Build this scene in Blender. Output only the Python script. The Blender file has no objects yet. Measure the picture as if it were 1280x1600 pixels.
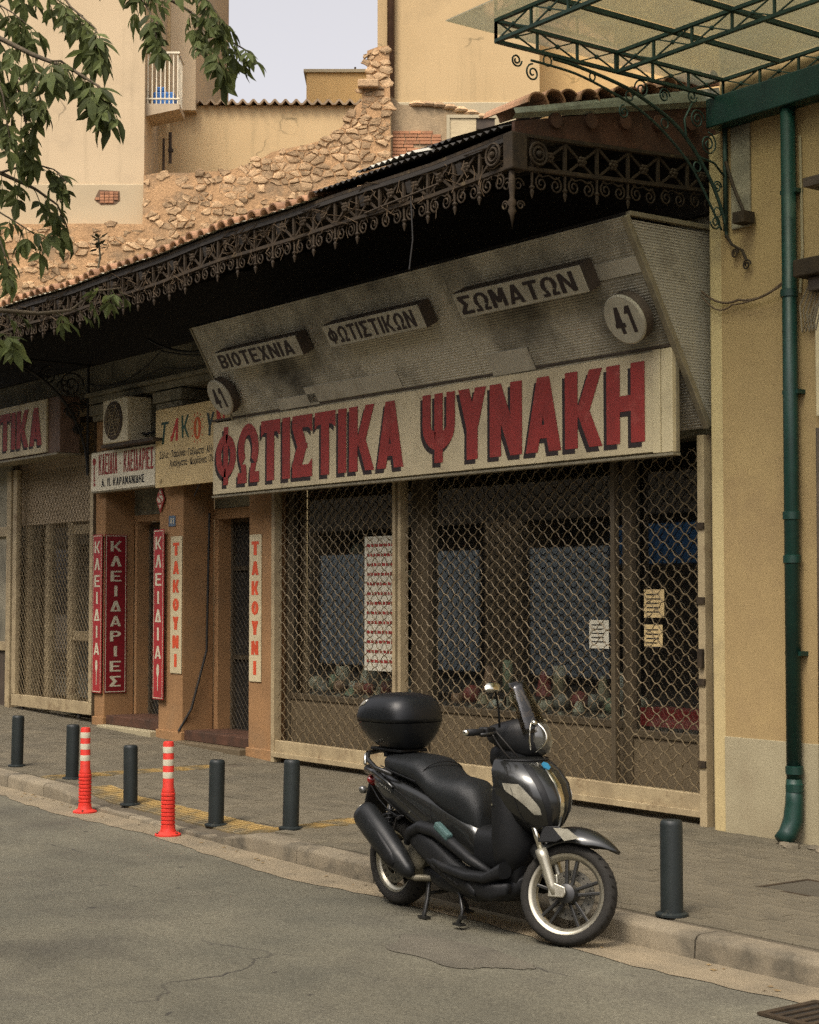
import bpy, bmesh, math, random
from mathutils import Vector, Matrix
from math import sin, cos, pi, radians, sqrt, atan2

SC = bpy.context.scene
COL = SC.collection
R = random.Random(7)

# ------------------------------------------------------------------ camera, sky, sun, exposure
CAM = Vector((8.801, -9.266, 1.80))
PITCH = radians(2.8732)
TH = radians(36.495)                      # angle between the optical axis and the street front
AX = Vector((-cos(TH), sin(TH), 0)); RT = Vector((sin(TH), cos(TH), 0))
FW = AX * cos(PITCH) + Vector((0, 0, sin(PITCH)))
cam = bpy.data.cameras.new('camera'); cam_o = bpy.data.objects.new('camera', cam); COL.objects.link(cam_o)
cam.sensor_fit = 'VERTICAL'; cam.sensor_height = 36.0; cam.lens = 36.0 * 2650 / 1600
cam.clip_start = 0.05; cam.clip_end = 2000
cam_o.location = CAM; cam_o.rotation_euler = FW.to_track_quat('-Z', 'Y').to_euler()
SC.camera = cam_o

SUN_EL, SUN_AZ = radians(56), radians(24)     # azimuth of the sun seen from the scene: x = sin, y = -cos
world = bpy.data.worlds.new('World'); SC.world = world; world.use_nodes = True
wn, wl = world.node_tree.nodes, world.node_tree.links
sky = wn.new('ShaderNodeTexSky'); sky.sky_type = 'NISHITA'; sky.sun_disc = False
sky.sun_elevation = SUN_EL; sky.air_density = 1.0; sky.dust_density = 6.0; sky.ozone_density = 1.0
hs = wn.new('ShaderNodeHueSaturation'); hs.inputs['Saturation'].default_value = 0.14
tint = wn.new('ShaderNodeMix'); tint.data_type = 'RGBA'; tint.blend_type = 'MULTIPLY'
tint.inputs[0].default_value = 1.0; tint.inputs[7].default_value = (1.04, 1.0, 1.01, 1)
wl.new(sky.outputs[0], hs.inputs['Color']); wl.new(hs.outputs[0], tint.inputs[6])
wl.new(tint.outputs[2], wn['Background'].inputs[0]); wn['Background'].inputs[1].default_value = 0.15
sun = bpy.data.lights.new('sun', 'SUN'); sun_o = bpy.data.objects.new('sun', sun); COL.objects.link(sun_o)
sun.energy = 1.25; sun.angle = radians(18); sun.color = (1.0, 0.86, 0.66)
SUN_DIR = Vector((sin(SUN_AZ) * cos(SUN_EL), -cos(SUN_AZ) * cos(SUN_EL), sin(SUN_EL)))   # towards the sun
sun_o.rotation_euler = (-SUN_DIR).to_track_quat('-Z', 'Y').to_euler(); sun_o.location = (0, -6, 20)
sky.sun_rotation = atan2(SUN_DIR.x, SUN_DIR.y)
SC.view_settings.view_transform = 'Standard'; SC.view_settings.look = 'None'
SC.view_settings.exposure = 0.76; SC.view_settings.gamma = 1.0
SC.cycles.use_denoising = False; SC.cycles.use_adaptive_sampling = False; SC.cycles.sample_clamp_indirect = 4.0
SC.cycles.max_bounces = 8; SC.cycles.transparent_max_bounces = 12

def at(px, py, Z):
    """world point at plan depth Z seen along the photograph's ray (px, py of 1280x1600)"""
    UP = RT.cross(FW)
    d = FW + RT * ((px - 640) / 2650) + UP * ((800 - py) / 2650)
    return CAM + d * (Z / (d.x * AX.x + d.y * AX.y))

# ------------------------------------------------------------------ materials
MATS = {}
def mat(name, c, c2=None, sc=4., lo=.38, hi=.66, rough=.75, metal=0., bump=.15, bsc=70., fine=.12,
        stretch=(1, 1, 1), spec=.35, rnd=0., coat=0., dirt=None, dsc=1.3, dlo=.55, dhi=.75, bdist=.01, streak=None, wb=True):
    if name in MATS: return MATS[name]
    m = bpy.data.materials.new(name); m.use_nodes = True; MATS[name] = m
    n, l = m.node_tree.nodes, m.node_tree.links
    b = n['Principled BSDF']
    b.inputs['Metallic'].default_value = metal; b.inputs['Specular IOR Level'].default_value = spec
    b.inputs['Coat Weight'].default_value = coat; b.inputs['Coat Roughness'].default_value = .08
    tc = n.new('ShaderNodeTexCoord'); mp = n.new('ShaderNodeMapping'); mp.inputs['Scale'].default_value = stretch
    l.new(tc.outputs['Object'], mp.inputs['Vector'])
    def noise(s, det=7, ro=.62, src=None):
        t = n.new('ShaderNodeTexNoise'); t.inputs['Scale'].default_value = s
        t.inputs['Detail'].default_value = det; t.inputs['Roughness'].default_value = ro
        l.new((src or mp.outputs[0]), t.inputs['Vector']); return t.outputs['Fac']
    def ramp(f, a, bb):
        r = n.new('ShaderNodeMapRange'); r.inputs['From Min'].default_value = a; r.inputs['From Max'].default_value = bb
        l.new(f, r.inputs['Value']); return r.outputs[0]
    def mix(f, a, bb, mode='MIX'):
        x = n.new('ShaderNodeMix'); x.data_type = 'RGBA'; x.blend_type = mode
        if f is None: x.inputs[0].default_value = 1
        else: l.new(f, x.inputs[0])
        for i, v in ((6, a), (7, bb)):
            if isinstance(v, tuple): x.inputs[i].default_value = (*v, 1)
            else: l.new(v, x.inputs[i])
        return x.outputs[2]
    c2 = c2 or tuple(v * .75 for v in c)
    if wb:                                # warm white balance multiplied into the base colours in place of warmer light
        q_ = lambda k: (k[0], k[1] * .995, k[2] * .89) if k else None
        c, c2, dirt, streak = q_(c), q_(c2), q_(dirt), q_(streak)
    colr = mix(ramp(noise(sc), lo, hi), c, c2)
    if dirt: colr = mix(ramp(noise(dsc, 9, .68), dlo, dhi), colr, dirt)
    if streak:                            # rain streaks and hairline cracks of their own shape
        ms = n.new('ShaderNodeMapping'); ms.inputs['Scale'].default_value = (5, 5, .35); l.new(tc.outputs['Object'], ms.inputs['Vector'])
        colr = mix(ramp(noise(1.0, 8, .7, ms.outputs[0]), .54, .80), colr, streak)
        dn = n.new('ShaderNodeTexNoise'); dn.inputs['Scale'].default_value = 2.0; dn.inputs['Detail'].default_value = 6; l.new(tc.outputs['Object'], dn.inputs['Vector'])
        vm = n.new('ShaderNodeVectorMath'); vm.operation = 'MULTIPLY_ADD'; vm.inputs[1].default_value = (.7, .7, .7); l.new(dn.outputs['Color'], vm.inputs[0]); l.new(tc.outputs['Object'], vm.inputs[2])
        vo = n.new('ShaderNodeTexVoronoi'); vo.feature = 'DISTANCE_TO_EDGE'; vo.inputs['Scale'].default_value = .38; l.new(vm.outputs[0], vo.inputs['Vector'])
        ck = n.new('ShaderNodeMath'); ck.operation = 'MULTIPLY'; l.new(ramp(vo.outputs['Distance'], .007, .002), ck.inputs[0]); l.new(ramp(noise(.7, 3, .5), .54, .62), ck.inputs[1])
        colr = mix(ck.outputs[0], colr, tuple(v * .75 for v in streak))
    fn = noise(bsc, 4, .7, tc.outputs['Object'])
    if fine:
        r = n.new('ShaderNodeMapRange'); r.inputs['From Min'].default_value = .25; r.inputs['From Max'].default_value = .75
        r.inputs['To Min'].default_value = 1 - fine; r.inputs['To Max'].default_value = 1 + fine
        l.new(fn, r.inputs['Value']); colr = mix(None, colr, r.outputs[0], 'MULTIPLY')
    if rnd:
        g = n.new('ShaderNodeNewGeometry'); oi = n.new('ShaderNodeObjectInfo'); a = n.new('ShaderNodeMath'); a.operation = 'ADD'
        l.new(g.outputs['Random Per Island'], a.inputs[0]); l.new(oi.outputs['Random'], a.inputs[1])
        fr = n.new('ShaderNodeMath'); fr.operation = 'FRACT'; l.new(a.outputs[0], fr.inputs[0])
        r = n.new('ShaderNodeMapRange'); r.inputs['To Min'].default_value = 1 - rnd; r.inputs['To Max'].default_value = 1 + rnd
        l.new(fr.outputs[0], r.inputs['Value']); colr = mix(None, colr, r.outputs[0], 'MULTIPLY')
    l.new(colr, b.inputs['Base Color'])
    rr = n.new('ShaderNodeMapRange'); rr.inputs['To Min'].default_value = max(.03, rough - .12); rr.inputs['To Max'].default_value = min(1, rough + .12)
    l.new(noise(sc * 2.3), rr.inputs['Value']); l.new(rr.outputs[0], b.inputs['Roughness'])
    if bump:
        bp = n.new('ShaderNodeBump'); bp.inputs['Strength'].default_value = bump; bp.inputs['Distance'].default_value = bdist
        l.new(fn, bp.inputs['Height']); l.new(bp.outputs[0], b.inputs['Normal'])
    return m

def glassy(name, tintc, gloss_min=.06, rough=.02, film=0., filmc=(.5, .48, .4), ior=1.5, boost=1.6):
    """thin pane: transparent + fresnel reflection, with an optional film of dirt"""
    m = bpy.data.materials.new(name); m.use_nodes = True; MATS[name] = m
    n, l = m.node_tree.nodes, m.node_tree.links
    n.remove(n['Principled BSDF']); out = n['Material Output']
    tr = n.new('ShaderNodeBsdfTransparent'); tr.inputs[0].default_value = (*tintc, 1)
    gl = n.new('ShaderNodeBsdfGlossy'); gl.inputs['Roughness'].default_value = rough
    fr = n.new('ShaderNodeLayerWeight'); fr.inputs['Blend'].default_value = .5      # Schlick: the same from either side of the pane
    pw = n.new('ShaderNodeMath'); pw.operation = 'POWER'; pw.inputs[1].default_value = 5.0; l.new(fr.outputs['Facing'], pw.inputs[0])
    sch = n.new('ShaderNodeMath'); sch.operation = 'MULTIPLY_ADD'; sch.inputs[1].default_value = .96; sch.inputs[2].default_value = .04; l.new(pw.outputs[0], sch.inputs[0])
    ad = n.new('ShaderNodeMath'); ad.operation = 'MULTIPLY_ADD'; ad.inputs[1].default_value = boost; ad.inputs[2].default_value = gloss_min; ad.use_clamp = True
    l.new(sch.outputs[0], ad.inputs[0])
    mx = n.new('ShaderNodeMixShader'); l.new(ad.outputs[0], mx.inputs[0]); l.new(tr.outputs[0], mx.inputs[1]); l.new(gl.outputs[0], mx.inputs[2])
    last = mx.outputs[0]
    if film:
        df = n.new('ShaderNodeBsdfDiffuse'); df.inputs[0].default_value = (*filmc, 1)
        tl = n.new('ShaderNodeBsdfTranslucent'); tl.inputs[0].default_value = (*filmc, 1)
        m1 = n.new('ShaderNodeMixShader'); l.new(df.outputs[0], m1.inputs[1]); l.new(tl.outputs[0], m1.inputs[2])
        tc = n.new('ShaderNodeTexCoord'); nz = n.new('ShaderNodeTexNoise'); nz.inputs['Scale'].default_value = 2.5; nz.inputs['Detail'].default_value = 8
        l.new(tc.outputs['Object'], nz.inputs['Vector'])
        mr = n.new('ShaderNodeMapRange'); mr.inputs['From Min'].default_value = .3; mr.inputs['From Max'].default_value = .7
        mr.inputs['To Min'].default_value = film * .85; mr.inputs['To Max'].default_value = film * 1.15
        l.new(nz.outputs['Fac'], mr.inputs['Value'])
        m2 = n.new('ShaderNodeMixShader'); l.new(mr.outputs[0], m2.inputs[0]); l.new(last, m2.inputs[1]); l.new(m1.outputs[0], m2.inputs[2])
        last = m2.outputs[0]
    l.new(last, out.inputs['Surface'])
    return m

def asphalt_mat():
    m = mat('asphalt', (.130, .121, .096), (.094, .090, .074), sc=1.1, rough=.88, bump=.5, bsc=115, fine=.36, spec=.25,
            dirt=(.072, .066, .056), dsc=.7, dlo=.50, dhi=.74, bdist=.006)
    n, l = m.node_tree.nodes, m.node_tree.links
    b = n['Principled BSDF']; src = b.inputs['Base Color'].links[0].from_socket
    tc = n.new('ShaderNodeTexCoord')
    nz = n.new('ShaderNodeTexNoise'); nz.inputs['Scale'].default_value = 2.2; nz.inputs['Detail'].default_value = 6
    l.new(tc.outputs['Object'], nz.inputs['Vector'])
    va = n.new('ShaderNodeVectorMath'); va.operation = 'MULTIPLY_ADD'; va.inputs[1].default_value = (.55, .55, 0)
    l.new(nz.outputs['Color'], va.inputs[0]); l.new(tc.outputs['Object'], va.inputs[2])
    vo = n.new('ShaderNodeTexVoronoi'); vo.feature = 'DISTANCE_TO_EDGE'; vo.inputs['Scale'].default_value = .42
    l.new(va.outputs[0], vo.inputs['Vector'])
    mr = n.new('ShaderNodeMapRange'); mr.inputs['From Min'].default_value = .0015; mr.inputs['From Max'].default_value = .006
    mr.inputs['To Min'].default_value = 1; mr.inputs['To Max'].default_value = 0; l.new(vo.outputs['Distance'], mr.inputs['Value'])
    n2 = n.new('ShaderNodeTexNoise'); n2.inputs['Scale'].default_value = .5; l.new(tc.outputs['Object'], n2.inputs['Vector'])
    m2 = n.new('ShaderNodeMapRange'); m2.inputs['From Min'].default_value = .5; m2.inputs['From Max'].default_value = .62; l.new(n2.outputs['Fac'], m2.inputs['Value'])
    mu = n.new('ShaderNodeMath'); mu.operation = 'MULTIPLY'; l.new(mr.outputs[0], mu.inputs[0]); l.new(m2.outputs[0], mu.inputs[1])
    # dark tar spots
    v2 = n.new('ShaderNodeTexVoronoi'); v2.inputs['Scale'].default_value = 3.1; v2.inputs['Randomness'].default_value = 1; l.new(va.outputs[0], v2.inputs['Vector'])
    m3 = n.new('ShaderNodeMapRange'); m3.inputs['From Min'].default_value = .04; m3.inputs['From Max'].default_value = .08
    m3.inputs['To Min'].default_value = .7; m3.inputs['To Max'].default_value = 0; l.new(v2.outputs['Distance'], m3.inputs['Value'])
    mxx = n.new('ShaderNodeMath'); mxx.operation = 'MAXIMUM'; l.new(mu.outputs[0], mxx.inputs[0]); l.new(m3.outputs[0], mxx.inputs[1])
    x = n.new('ShaderNodeMix'); x.data_type = 'RGBA'; l.new(mxx.outputs[0], x.inputs[0]); l.new(src, x.inputs[6]); x.inputs[7].default_value = (.03, .027, .024, 1)
    # visible aggregate: pale and dark chips
    v3 = n.new('ShaderNodeTexVoronoi'); v3.inputs['Scale'].default_value = 85; l.new(tc.outputs['Object'], v3.inputs['Vector'])
    sp_ = n.new('ShaderNodeSeparateColor'); l.new(v3.outputs['Color'], sp_.inputs[0])
    m5 = n.new('ShaderNodeMapRange'); m5.inputs['To Min'].default_value = .80; m5.inputs['To Max'].default_value = 1.20; l.new(sp_.outputs[0], m5.inputs['Value'])
    y = n.new('ShaderNodeMix'); y.data_type = 'RGBA'; y.blend_type = 'MULTIPLY'; y.inputs[0].default_value = 1; l.new(x.outputs[2], y.inputs[6]); l.new(m5.outputs[0], y.inputs[7])
    # worn wheel tracks running along the street
    mp2 = n.new('ShaderNodeMapping'); mp2.inputs['Scale'].default_value = (.12, 1.1, 1); l.new(tc.outputs['Object'], mp2.inputs['Vector'])
    n4 = n.new('ShaderNodeTexNoise'); n4.inputs['Scale'].default_value = 1.0; n4.inputs['Detail'].default_value = 5; l.new(mp2.outputs[0], n4.inputs['Vector'])
    m6 = n.new('ShaderNodeMapRange'); m6.inputs['From Min'].default_value = .35; m6.inputs['From Max'].default_value = .65; m6.inputs['To Min'].default_value = .80; m6.inputs['To Max'].default_value = 1.16; l.new(n4.outputs['Fac'], m6.inputs['Value'])
    w = n.new('ShaderNodeMix'); w.data_type = 'RGBA'; w.blend_type = 'MULTIPLY'; w.inputs[0].default_value = 1; l.new(y.outputs[2], w.inputs[6]); l.new(m6.outputs[0], w.inputs[7])
    l.new(w.outputs[2], b.inputs['Base Color'])
    return m

# ------------------------------------------------------------------ mesh builder
class MB:
    def __init__(s): s.v = []; s.f = []
    def add(s, vs, fs):
        k = len(s.v); s.v += [tuple(p) for p in vs]; s.f += [tuple(i + k for i in q) for q in fs]; return s
    def box(s, x0, x1, y0, y1, z0, z1):
        return s.add([(x0, y0, z0), (x1, y0, z0), (x1, y1, z0), (x0, y1, z0), (x0, y0, z1), (x1, y0, z1), (x1, y1, z1), (x0, y1, z1)],
                     [(3, 2, 1, 0), (4, 5, 6, 7), (0, 1, 5, 4), (1, 2, 6, 5), (2, 3, 7, 6), (3, 0, 4, 7)])
    def obox(s, o, u, v, w, hu, hv, hw):
        o, u, v, w = Vector(o), Vector(u) * hu, Vector(v) * hv, Vector(w) * hw
        P = [o + u * a + v * b + w * c for c in (-1, 1) for b in (-1, 1) for a in (-1, 1)]
        return s.add(P, [(2, 3, 1, 0), (4, 5, 7, 6), (0, 1, 5, 4), (1, 3, 7, 5), (3, 2, 6, 7), (2, 0, 4, 6)])
    def bar(s, a, b, w, d=None, up=(0, 0, 1)):
        a, b = Vector(a), Vector(b); t = (b - a); L = t.length
        if L < 1e-6: return s
        t /= L; up = Vector(up)
        if abs(t.dot(up)) > .98: up = Vector((0, 1, 0)) if abs(t.y) < .9 else Vector((1, 0, 0))
        x = t.cross(up).normalized(); y = x.cross(t).normalized()
        return s.obox((a + b) / 2, t, x, y, L / 2, w / 2, (d or w) / 2)
    def tube(s, pts, r, n=6, cap=True, closed=False):
        pts = [Vector(p) for p in pts]; m = len(pts); rs = r if isinstance(r, (list, tuple)) else [r] * m
        k0 = len(s.v); nrm = None
        for i, p in enumerate(pts):
            a = pts[i - 1] if (i or closed) else pts[i]; b = pts[(i + 1) % m] if (i < m - 1 or closed) else pts[i]
            t = (b - a)
            t = t.normalized() if t.length > 1e-9 else Vector((0, 0, 1))
            if nrm is None:
                nrm = t.orthogonal().normalized()
            nrm = (nrm - t * nrm.dot(t))
            nrm = nrm.normalized() if nrm.length > 1e-6 else t.orthogonal().normalized()
            bn = t.cross(nrm)
            for j in range(n):
                a_ = 2 * pi * j / n; q = p + (nrm * cos(a_) + bn * sin(a_)) * rs[i]; s.v.append(tuple(q))
        for i in range(m if closed else m - 1):
            i2 = (i + 1) % m
            for j in range(n):
                j2 = (j + 1) % n; s.f.append((k0 + i * n + j, k0 + i * n + j2, k0 + i2 * n + j2, k0 + i2 * n + j))
        if cap and not closed:
            s.f.append(tuple(k0 + j for j in reversed(range(n)))); s.f.append(tuple(k0 + (m - 1) * n + j for j in range(n)))
        return s
    def rings(s, rr, cap=True, closed=False):
        k0 = len(s.v); n = len(rr[0])
        for r in rr: s.v += [tuple(p) for p in r]
        m = len(rr)
        for i in range(m if closed else m - 1):
            i2 = (i + 1) % m
            for j in range(n):
                j2 = (j + 1) % n; s.f.append((k0 + i * n + j, k0 + i * n + j2, k0 + i2 * n + j2, k0 + i2 * n + j))
        if cap and not closed:
            s.f.append(tuple(k0 + j for j in reversed(range(n)))); s.f.append(tuple(k0 + (m - 1) * n + j for j in range(n)))
        return s
    def lathe(s, prof, n=24, o=(0, 0, 0), axis=(0, 0, 1), cap=True, closed=False):
        """prof: (radius, height along axis)"""
        ax = Vector(axis).normalized(); u = ax.orthogonal().normalized(); w = ax.cross(u); o = Vector(o)
        if abs(ax.z) > .99: u, w = Vector((1, 0, 0)), Vector((0, 1, 0))
        return s.rings([[o + ax * h + (u * cos(2 * pi * j / n) + w * sin(2 * pi * j / n)) * max(r, 1e-4) for j in range(n)] for r, h in prof], cap, closed)
    def prism(s, poly, o, u, v, w, d):
        """poly: 2-D points in the (u, v) plane at o, extruded by d along w"""
        o, u, v, w = Vector(o), Vector(u), Vector(v), Vector(w); n = len(poly)
        a = [o + u * p[0] + v * p[1] for p in poly]; b = [q + w * d for q in a]
        return s.add(a + b, [tuple(range(n))[::-1], tuple(range(n, 2 * n))] + [(i, (i + 1) % n, n + (i + 1) % n, n + i) for i in range(n)])
    def ball(s, o, r, n=8, m=5):
        return s.lathe([(r * sin(pi * i / m), -r * cos(pi * i / m)) for i in range(m + 1)], n, o, cap=False)
    def xf(s, M): s.v = [tuple(M @ Vector(p)) for p in s.v]; return s
    def join(s, o, M=None): return s.add([(M @ Vector(p)) if M else p for p in o.v], o.f)
    def mesh(s, name, m=None, smooth=False):
        me = bpy.data.meshes.new(name); me.from_pydata(s.v, [], s.f)
        bm = bmesh.new(); bm.from_mesh(me); bmesh.ops.recalc_face_normals(bm, faces=bm.faces); bm.to_mesh(me); bm.free()
        if m: me.materials.append(m)
        if smooth:
            me.polygons.foreach_set('use_smooth', [True] * len(me.polygons))
        me.update(); return me
    def build(s, name, m, parent=None, smooth=False, bevel=0., sub=0, auto=None):
        o = bpy.data.objects.new(name, s.mesh(name, m, smooth or auto is not None)); COL.objects.link(o)
        if parent is not None: attach(o, parent)
        if bevel:
            b = o.modifiers.new('bevel', 'BEVEL'); b.width = bevel; b.segments = 2; b.limit_method = 'ANGLE'; b.angle_limit = radians(40)
        if sub:
            b = o.modifiers.new('sub', 'SUBSURF'); b.levels = sub; b.render_levels = sub
        if auto is not None:
            o.data.set_sharp_from_angle(angle=radians(auto))
        return o

WM = {}
def attach(o, parent):
    """parent o while its own vertices stay in world space (parts have identity world transform)"""
    o.parent = parent
    if parent.name in WM: o.matrix_parent_inverse = WM[parent.name].inverted()

def thing(name, label, cat, loc=(0, 0, 0), group=None):
    o = bpy.data.objects.new(name, None); COL.objects.link(o); o.empty_display_size = .1
    o.location = loc; WM[o.name] = Matrix.Translation(Vector(loc))
    o['label'] = label; o['category'] = cat
    if group: o['group'] = group
    return o
def frame(name, label, cat, loc, rz, group=None):
    """a thing whose parts are written in its own local frame"""
    o = thing(name, label, cat, loc, group); o.rotation_euler = (0, 0, rz); del WM[o.name]; return o
def tag(o, label, cat, group=None):
    o['label'] = label; o['category'] = cat
    if group: o['group'] = group
    return o
def structure(o): o['kind'] = 'structure'; return o
def stuff(o): o['kind'] = 'stuff'; return o
def copy_tree(o, loc, label, rz=None):
    c = o.copy(); COL.objects.link(c); c.location = loc; c['label'] = label
    if rz is not None: c.rotation_euler[2] = rz
    for ch in o.children:
        d = ch.copy(); COL.objects.link(d); d.parent = c
        for g in ch.children:
            e = g.copy(); COL.objects.link(e); e.parent = d
    return c

def spiral(o, u, v, r0, r1, turns, a0=0., n=26, sgn=1):
    o, u, v = Vector(o), Vector(u), Vector(v)
    return [o + (u * cos(a0 + sgn * 2 * pi * turns * i / n) + v * sin(a0 + sgn * 2 * pi * turns * i / n)) * (r0 + (r1 - r0) * i / n) for i in range(n + 1)]

# ------------------------------------------------------------------ lettering: block capitals cut from bars and arcs
def glyph(ch, w, t, s):
    """polygons of a capital of height 1 and width w; stems t wide, bars s high"""
    P = []
    def Rr(a, b, c, d): P.append([(a, b), (c, b), (c, d), (a, d)])
    def D(xa, ya, xb, yb, k=None): k = k or t; P.append([(xa, ya), (xa + k, ya), (xb + k, yb), (xb, yb)])
    def A(cx, cy, rx, ry, a0, a1, n=14, tx=None, ty=None):
        tx, ty = tx or t, ty or s
        for i in range(n):
            a, b = radians(a0 + (a1 - a0) * i / n), radians(a0 + (a1 - a0) * (i + 1) / n)
            P.append([(cx + rx * cos(a), cy + ry * sin(a)), (cx + rx * cos(b), cy + ry * sin(b)),
                      (cx + (rx - tx) * cos(b), cy + (ry - ty) * sin(b)), (cx + (rx - tx) * cos(a), cy + (ry - ty) * sin(a))])
    h = w / 2
    if ch in 'ΑΛΔ':
        D(0, 0, h - t / 2, 1); D(w - t, 0, h - t / 2, 1)
        if ch == 'Α': Rr(w * .2, .18, w * .8, .18 + s * .9)
        if ch == 'Δ': Rr(t * .5, 0, w - t * .5, s)
    elif ch in 'ΒΡ':
        Rr(0, 0, t, 1); q = w * .5
        Rr(t, 1 - s, q, 1); Rr(t, .5 - s / 2, q, .5 + s / 2); A(q, .75 - s / 4, w - q, .25 + s / 4, -90, 90)
        if ch == 'Β': Rr(t, 0, q, s); A(q, .25 + s / 4, w - q, .25 + s / 4, -90, 90)
    elif ch in 'ΕΓ':
        Rr(0, 0, t, 1); Rr(t, 1 - s, w, 1)
        if ch == 'Ε': Rr(t, .5 - s / 2, w * .85, .5 + s / 2); Rr(t, 0, w, s)
    elif ch == 'Ι': Rr(0, 0, t, 1)
    elif ch == '1': Rr(t, 0, 2 * t, 1); D(0, .72, t * .8, 1)
    elif ch == 'Κ': Rr(0, 0, t, 1); D(w - t, 0, t * .75, .56); D(t * .8, .4, w - t, 1)
    elif ch == 'Μ': Rr(0, 0, t, 1); Rr(w - t, 0, w, 1); D(h - t / 2, .25, t * .1, 1); D(h - t / 2, .25, w - 1.1 * t, 1)
    elif ch == 'Ν': Rr(0, 0, t, 1); Rr(w - t, 0, w, 1); D(w - t, 0, 0, 1)
    elif ch == 'Η': Rr(0, 0, t, 1); Rr(w - t, 0, w, 1); Rr(t, .5 - s / 2, w - t, .5 + s / 2)
    elif ch == 'Π': Rr(0, 0, t, 1); Rr(w - t, 0, w, 1); Rr(t, 1 - s, w - t, 1)
    elif ch == 'Ο': A(h, .5, h, .5, 0, 360, 28)
    elif ch == 'Θ': A(h, .5, h, .5, 0, 360, 28); Rr(t * 1.2, .5 - s / 2, w - t * 1.2, .5 + s / 2)
    elif ch == 'Σ':
        Rr(0, 1 - s, w, 1); Rr(0, 0, w, s); D(0, 1 - s, w * .48 - t * .5, .46, t * 1.25); D(0, s, w * .48 - t * .5, .54, t * 1.25)
        if t > .2: P.append([(w - .12, 1 - s), (w, 1 - s - .09), (w, 1 - s)]); P.append([(w - .12, s), (w, s), (w, s + .09)])
    elif ch == 'Τ':
        Rr(0, 1 - s, w, 1); Rr(h - t / 2, 0, h + t / 2, 1 - s)
        if t > .2: P.append([(0, 1 - s), (0, 1 - s - .07), (.10, 1 - s)]); P.append([(w - .10, 1 - s), (w, 1 - s - .07), (w, 1 - s)])
    elif ch == 'Υ': Rr(h - t / 2, 0, h + t / 2, .46); D(h - t / 2, .42, 0, 1); D(h - t / 2, .42, w - t, 1)
    elif ch == 'Φ': k = min(t, w * .27); Rr(h - k * .42, 0, h + k * .42, 1); A(h, .5, h, .37, 0, 360, 28, tx=k, ty=min(s, .15))
    elif ch == 'Χ': D(0, 0, w - t, 1); D(w - t, 0, 0, 1)
    elif ch == 'Ψ':
        k = min(t, w * .255); Rr(h - k * .5, 0, h + k * .5, 1); A(h, .54, h, .36, 180, 360, 18, tx=k, ty=s * 1.3)
        Rr(0, .54, k, 1); Rr(w - k, .54, w, 1)
    elif ch == 'Ω':
        k = min(t, w * .30); A(h, .58, h * .98, .42, -42, 222, 24, tx=k, ty=s * .95); b = s * .9
        Rr(-.01, 0, w * .42, b); Rr(w * .58, 0, w + .01, b); D(w * .42 - k * .8, b, w * .13, .32, k * .8); D(w * .58, b, w * .87 - k * .8, .32, k * .8)
    elif ch == '4': Rr(w - 1.6 * t, 0, w - .6 * t, 1); Rr(0, .24, w, .24 + s); D(0, .24, w - 1.7 * t, 1)
    elif ch == '-': Rr(0, .42, w * .5, .42 + s)
    elif ch == '.': Rr(0, 0, t, s)
    return P

def lettering(txt, o, u, v, n, height, width, t=.16, s=.16, gap=.12, wl=.6, mb=None, lift=.002, shear=0., each=None):
    """a line of capitals starting at o, along u, upright along v, a hair proud of the board along n"""
    mb = mb or MB(); o, u, v, n = Vector(o), Vector(u), Vector(v), Vector(n)
    W = {'Ι': t, '1': 2 * t, ' ': .35, '-': wl * .5, '.': t, 'Ω': wl * 1.15, 'Μ': wl * 1.15, 'Φ': wl * 1.15, 'Ψ': wl * 1.22, 'Κ': wl * 1.14, 'Α': wl * 1.14, 'Η': wl * 1.1, 'Ν': wl * 1.1}
    tot = sum(W.get(c, wl) for c in txt) + gap * (len(txt) - 1); kx = width / tot; x = 0.; k = 0
    for c in txt:
        w = W.get(c, wl)
        if each: mb = MB()
        for poly in ([] if c == ' ' else glyph(c, w, t, s)):
            mb.add([o + u * ((x + p[0] + shear * p[1]) * kx) + v * (p[1] * height) + n * (lift + .00012 * (k % 7)) for p in poly], [tuple(range(len(poly)))]); k += 1
        x += w + gap
        if each and c != ' ': mb.build(each[0], each[1], each[2])
    return mb
# ------------------------------------------------------------------ palette
m_asph = asphalt_mat()
m_conc = mat('kerb_concrete', (0.215, 0.18, 0.135), (0.15, 0.127, 0.097), sc=3, rough=.9, bump=.4, bsc=90, fine=.2, rnd=.10, dirt=(.075, .066, .052), dsc=2.2, dlo=.50, dhi=.68)
m_gut = mat('gutter_concrete', (0.235, 0.19, 0.135), (0.165, 0.137, 0.1), sc=2.2, rough=.92, bump=.4, bsc=110, fine=.25, dirt=(.12, .10, .075), dsc=1.6)
m_pav = mat('paver', (0.118, 0.101, 0.074), (0.092, 0.08, 0.06), sc=2.0, rough=.9, bump=.35, bsc=120, fine=.2, rnd=.12, dirt=(.082, .072, .053), dsc=.9, dlo=.5, dhi=.72)
m_bed = mat('paver_bed', (.10, .083, .062), rough=.95, bump=.3, fine=.25)
m_tac = mat('tactile_yellow', (0.31, 0.21, 0.08), (0.22, 0.155, 0.065), sc=3, rough=.85, bump=.3, bsc=90, fine=.2, rnd=.10, dirt=(.13, .11, .075), dsc=2.5, dlo=.46, dhi=.62)
m_wall = mat('ochre_plaster', (0.36, 0.258, 0.13), (0.31, 0.22, 0.112), sc=1.6, rough=.92, bump=.25, bsc=140, fine=.16, dirt=(.27, .185, .10), dsc=1.1, dlo=.5, dhi=.75)
m_pil = mat('pillar_plaster', (0.305, 0.168, 0.08), (0.245, 0.136, 0.066), sc=2, rough=.9, bump=.25, bsc=140, fine=.18, dirt=(.22, .14, .08), dsc=1.6, dlo=.52, dhi=.75)
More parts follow.
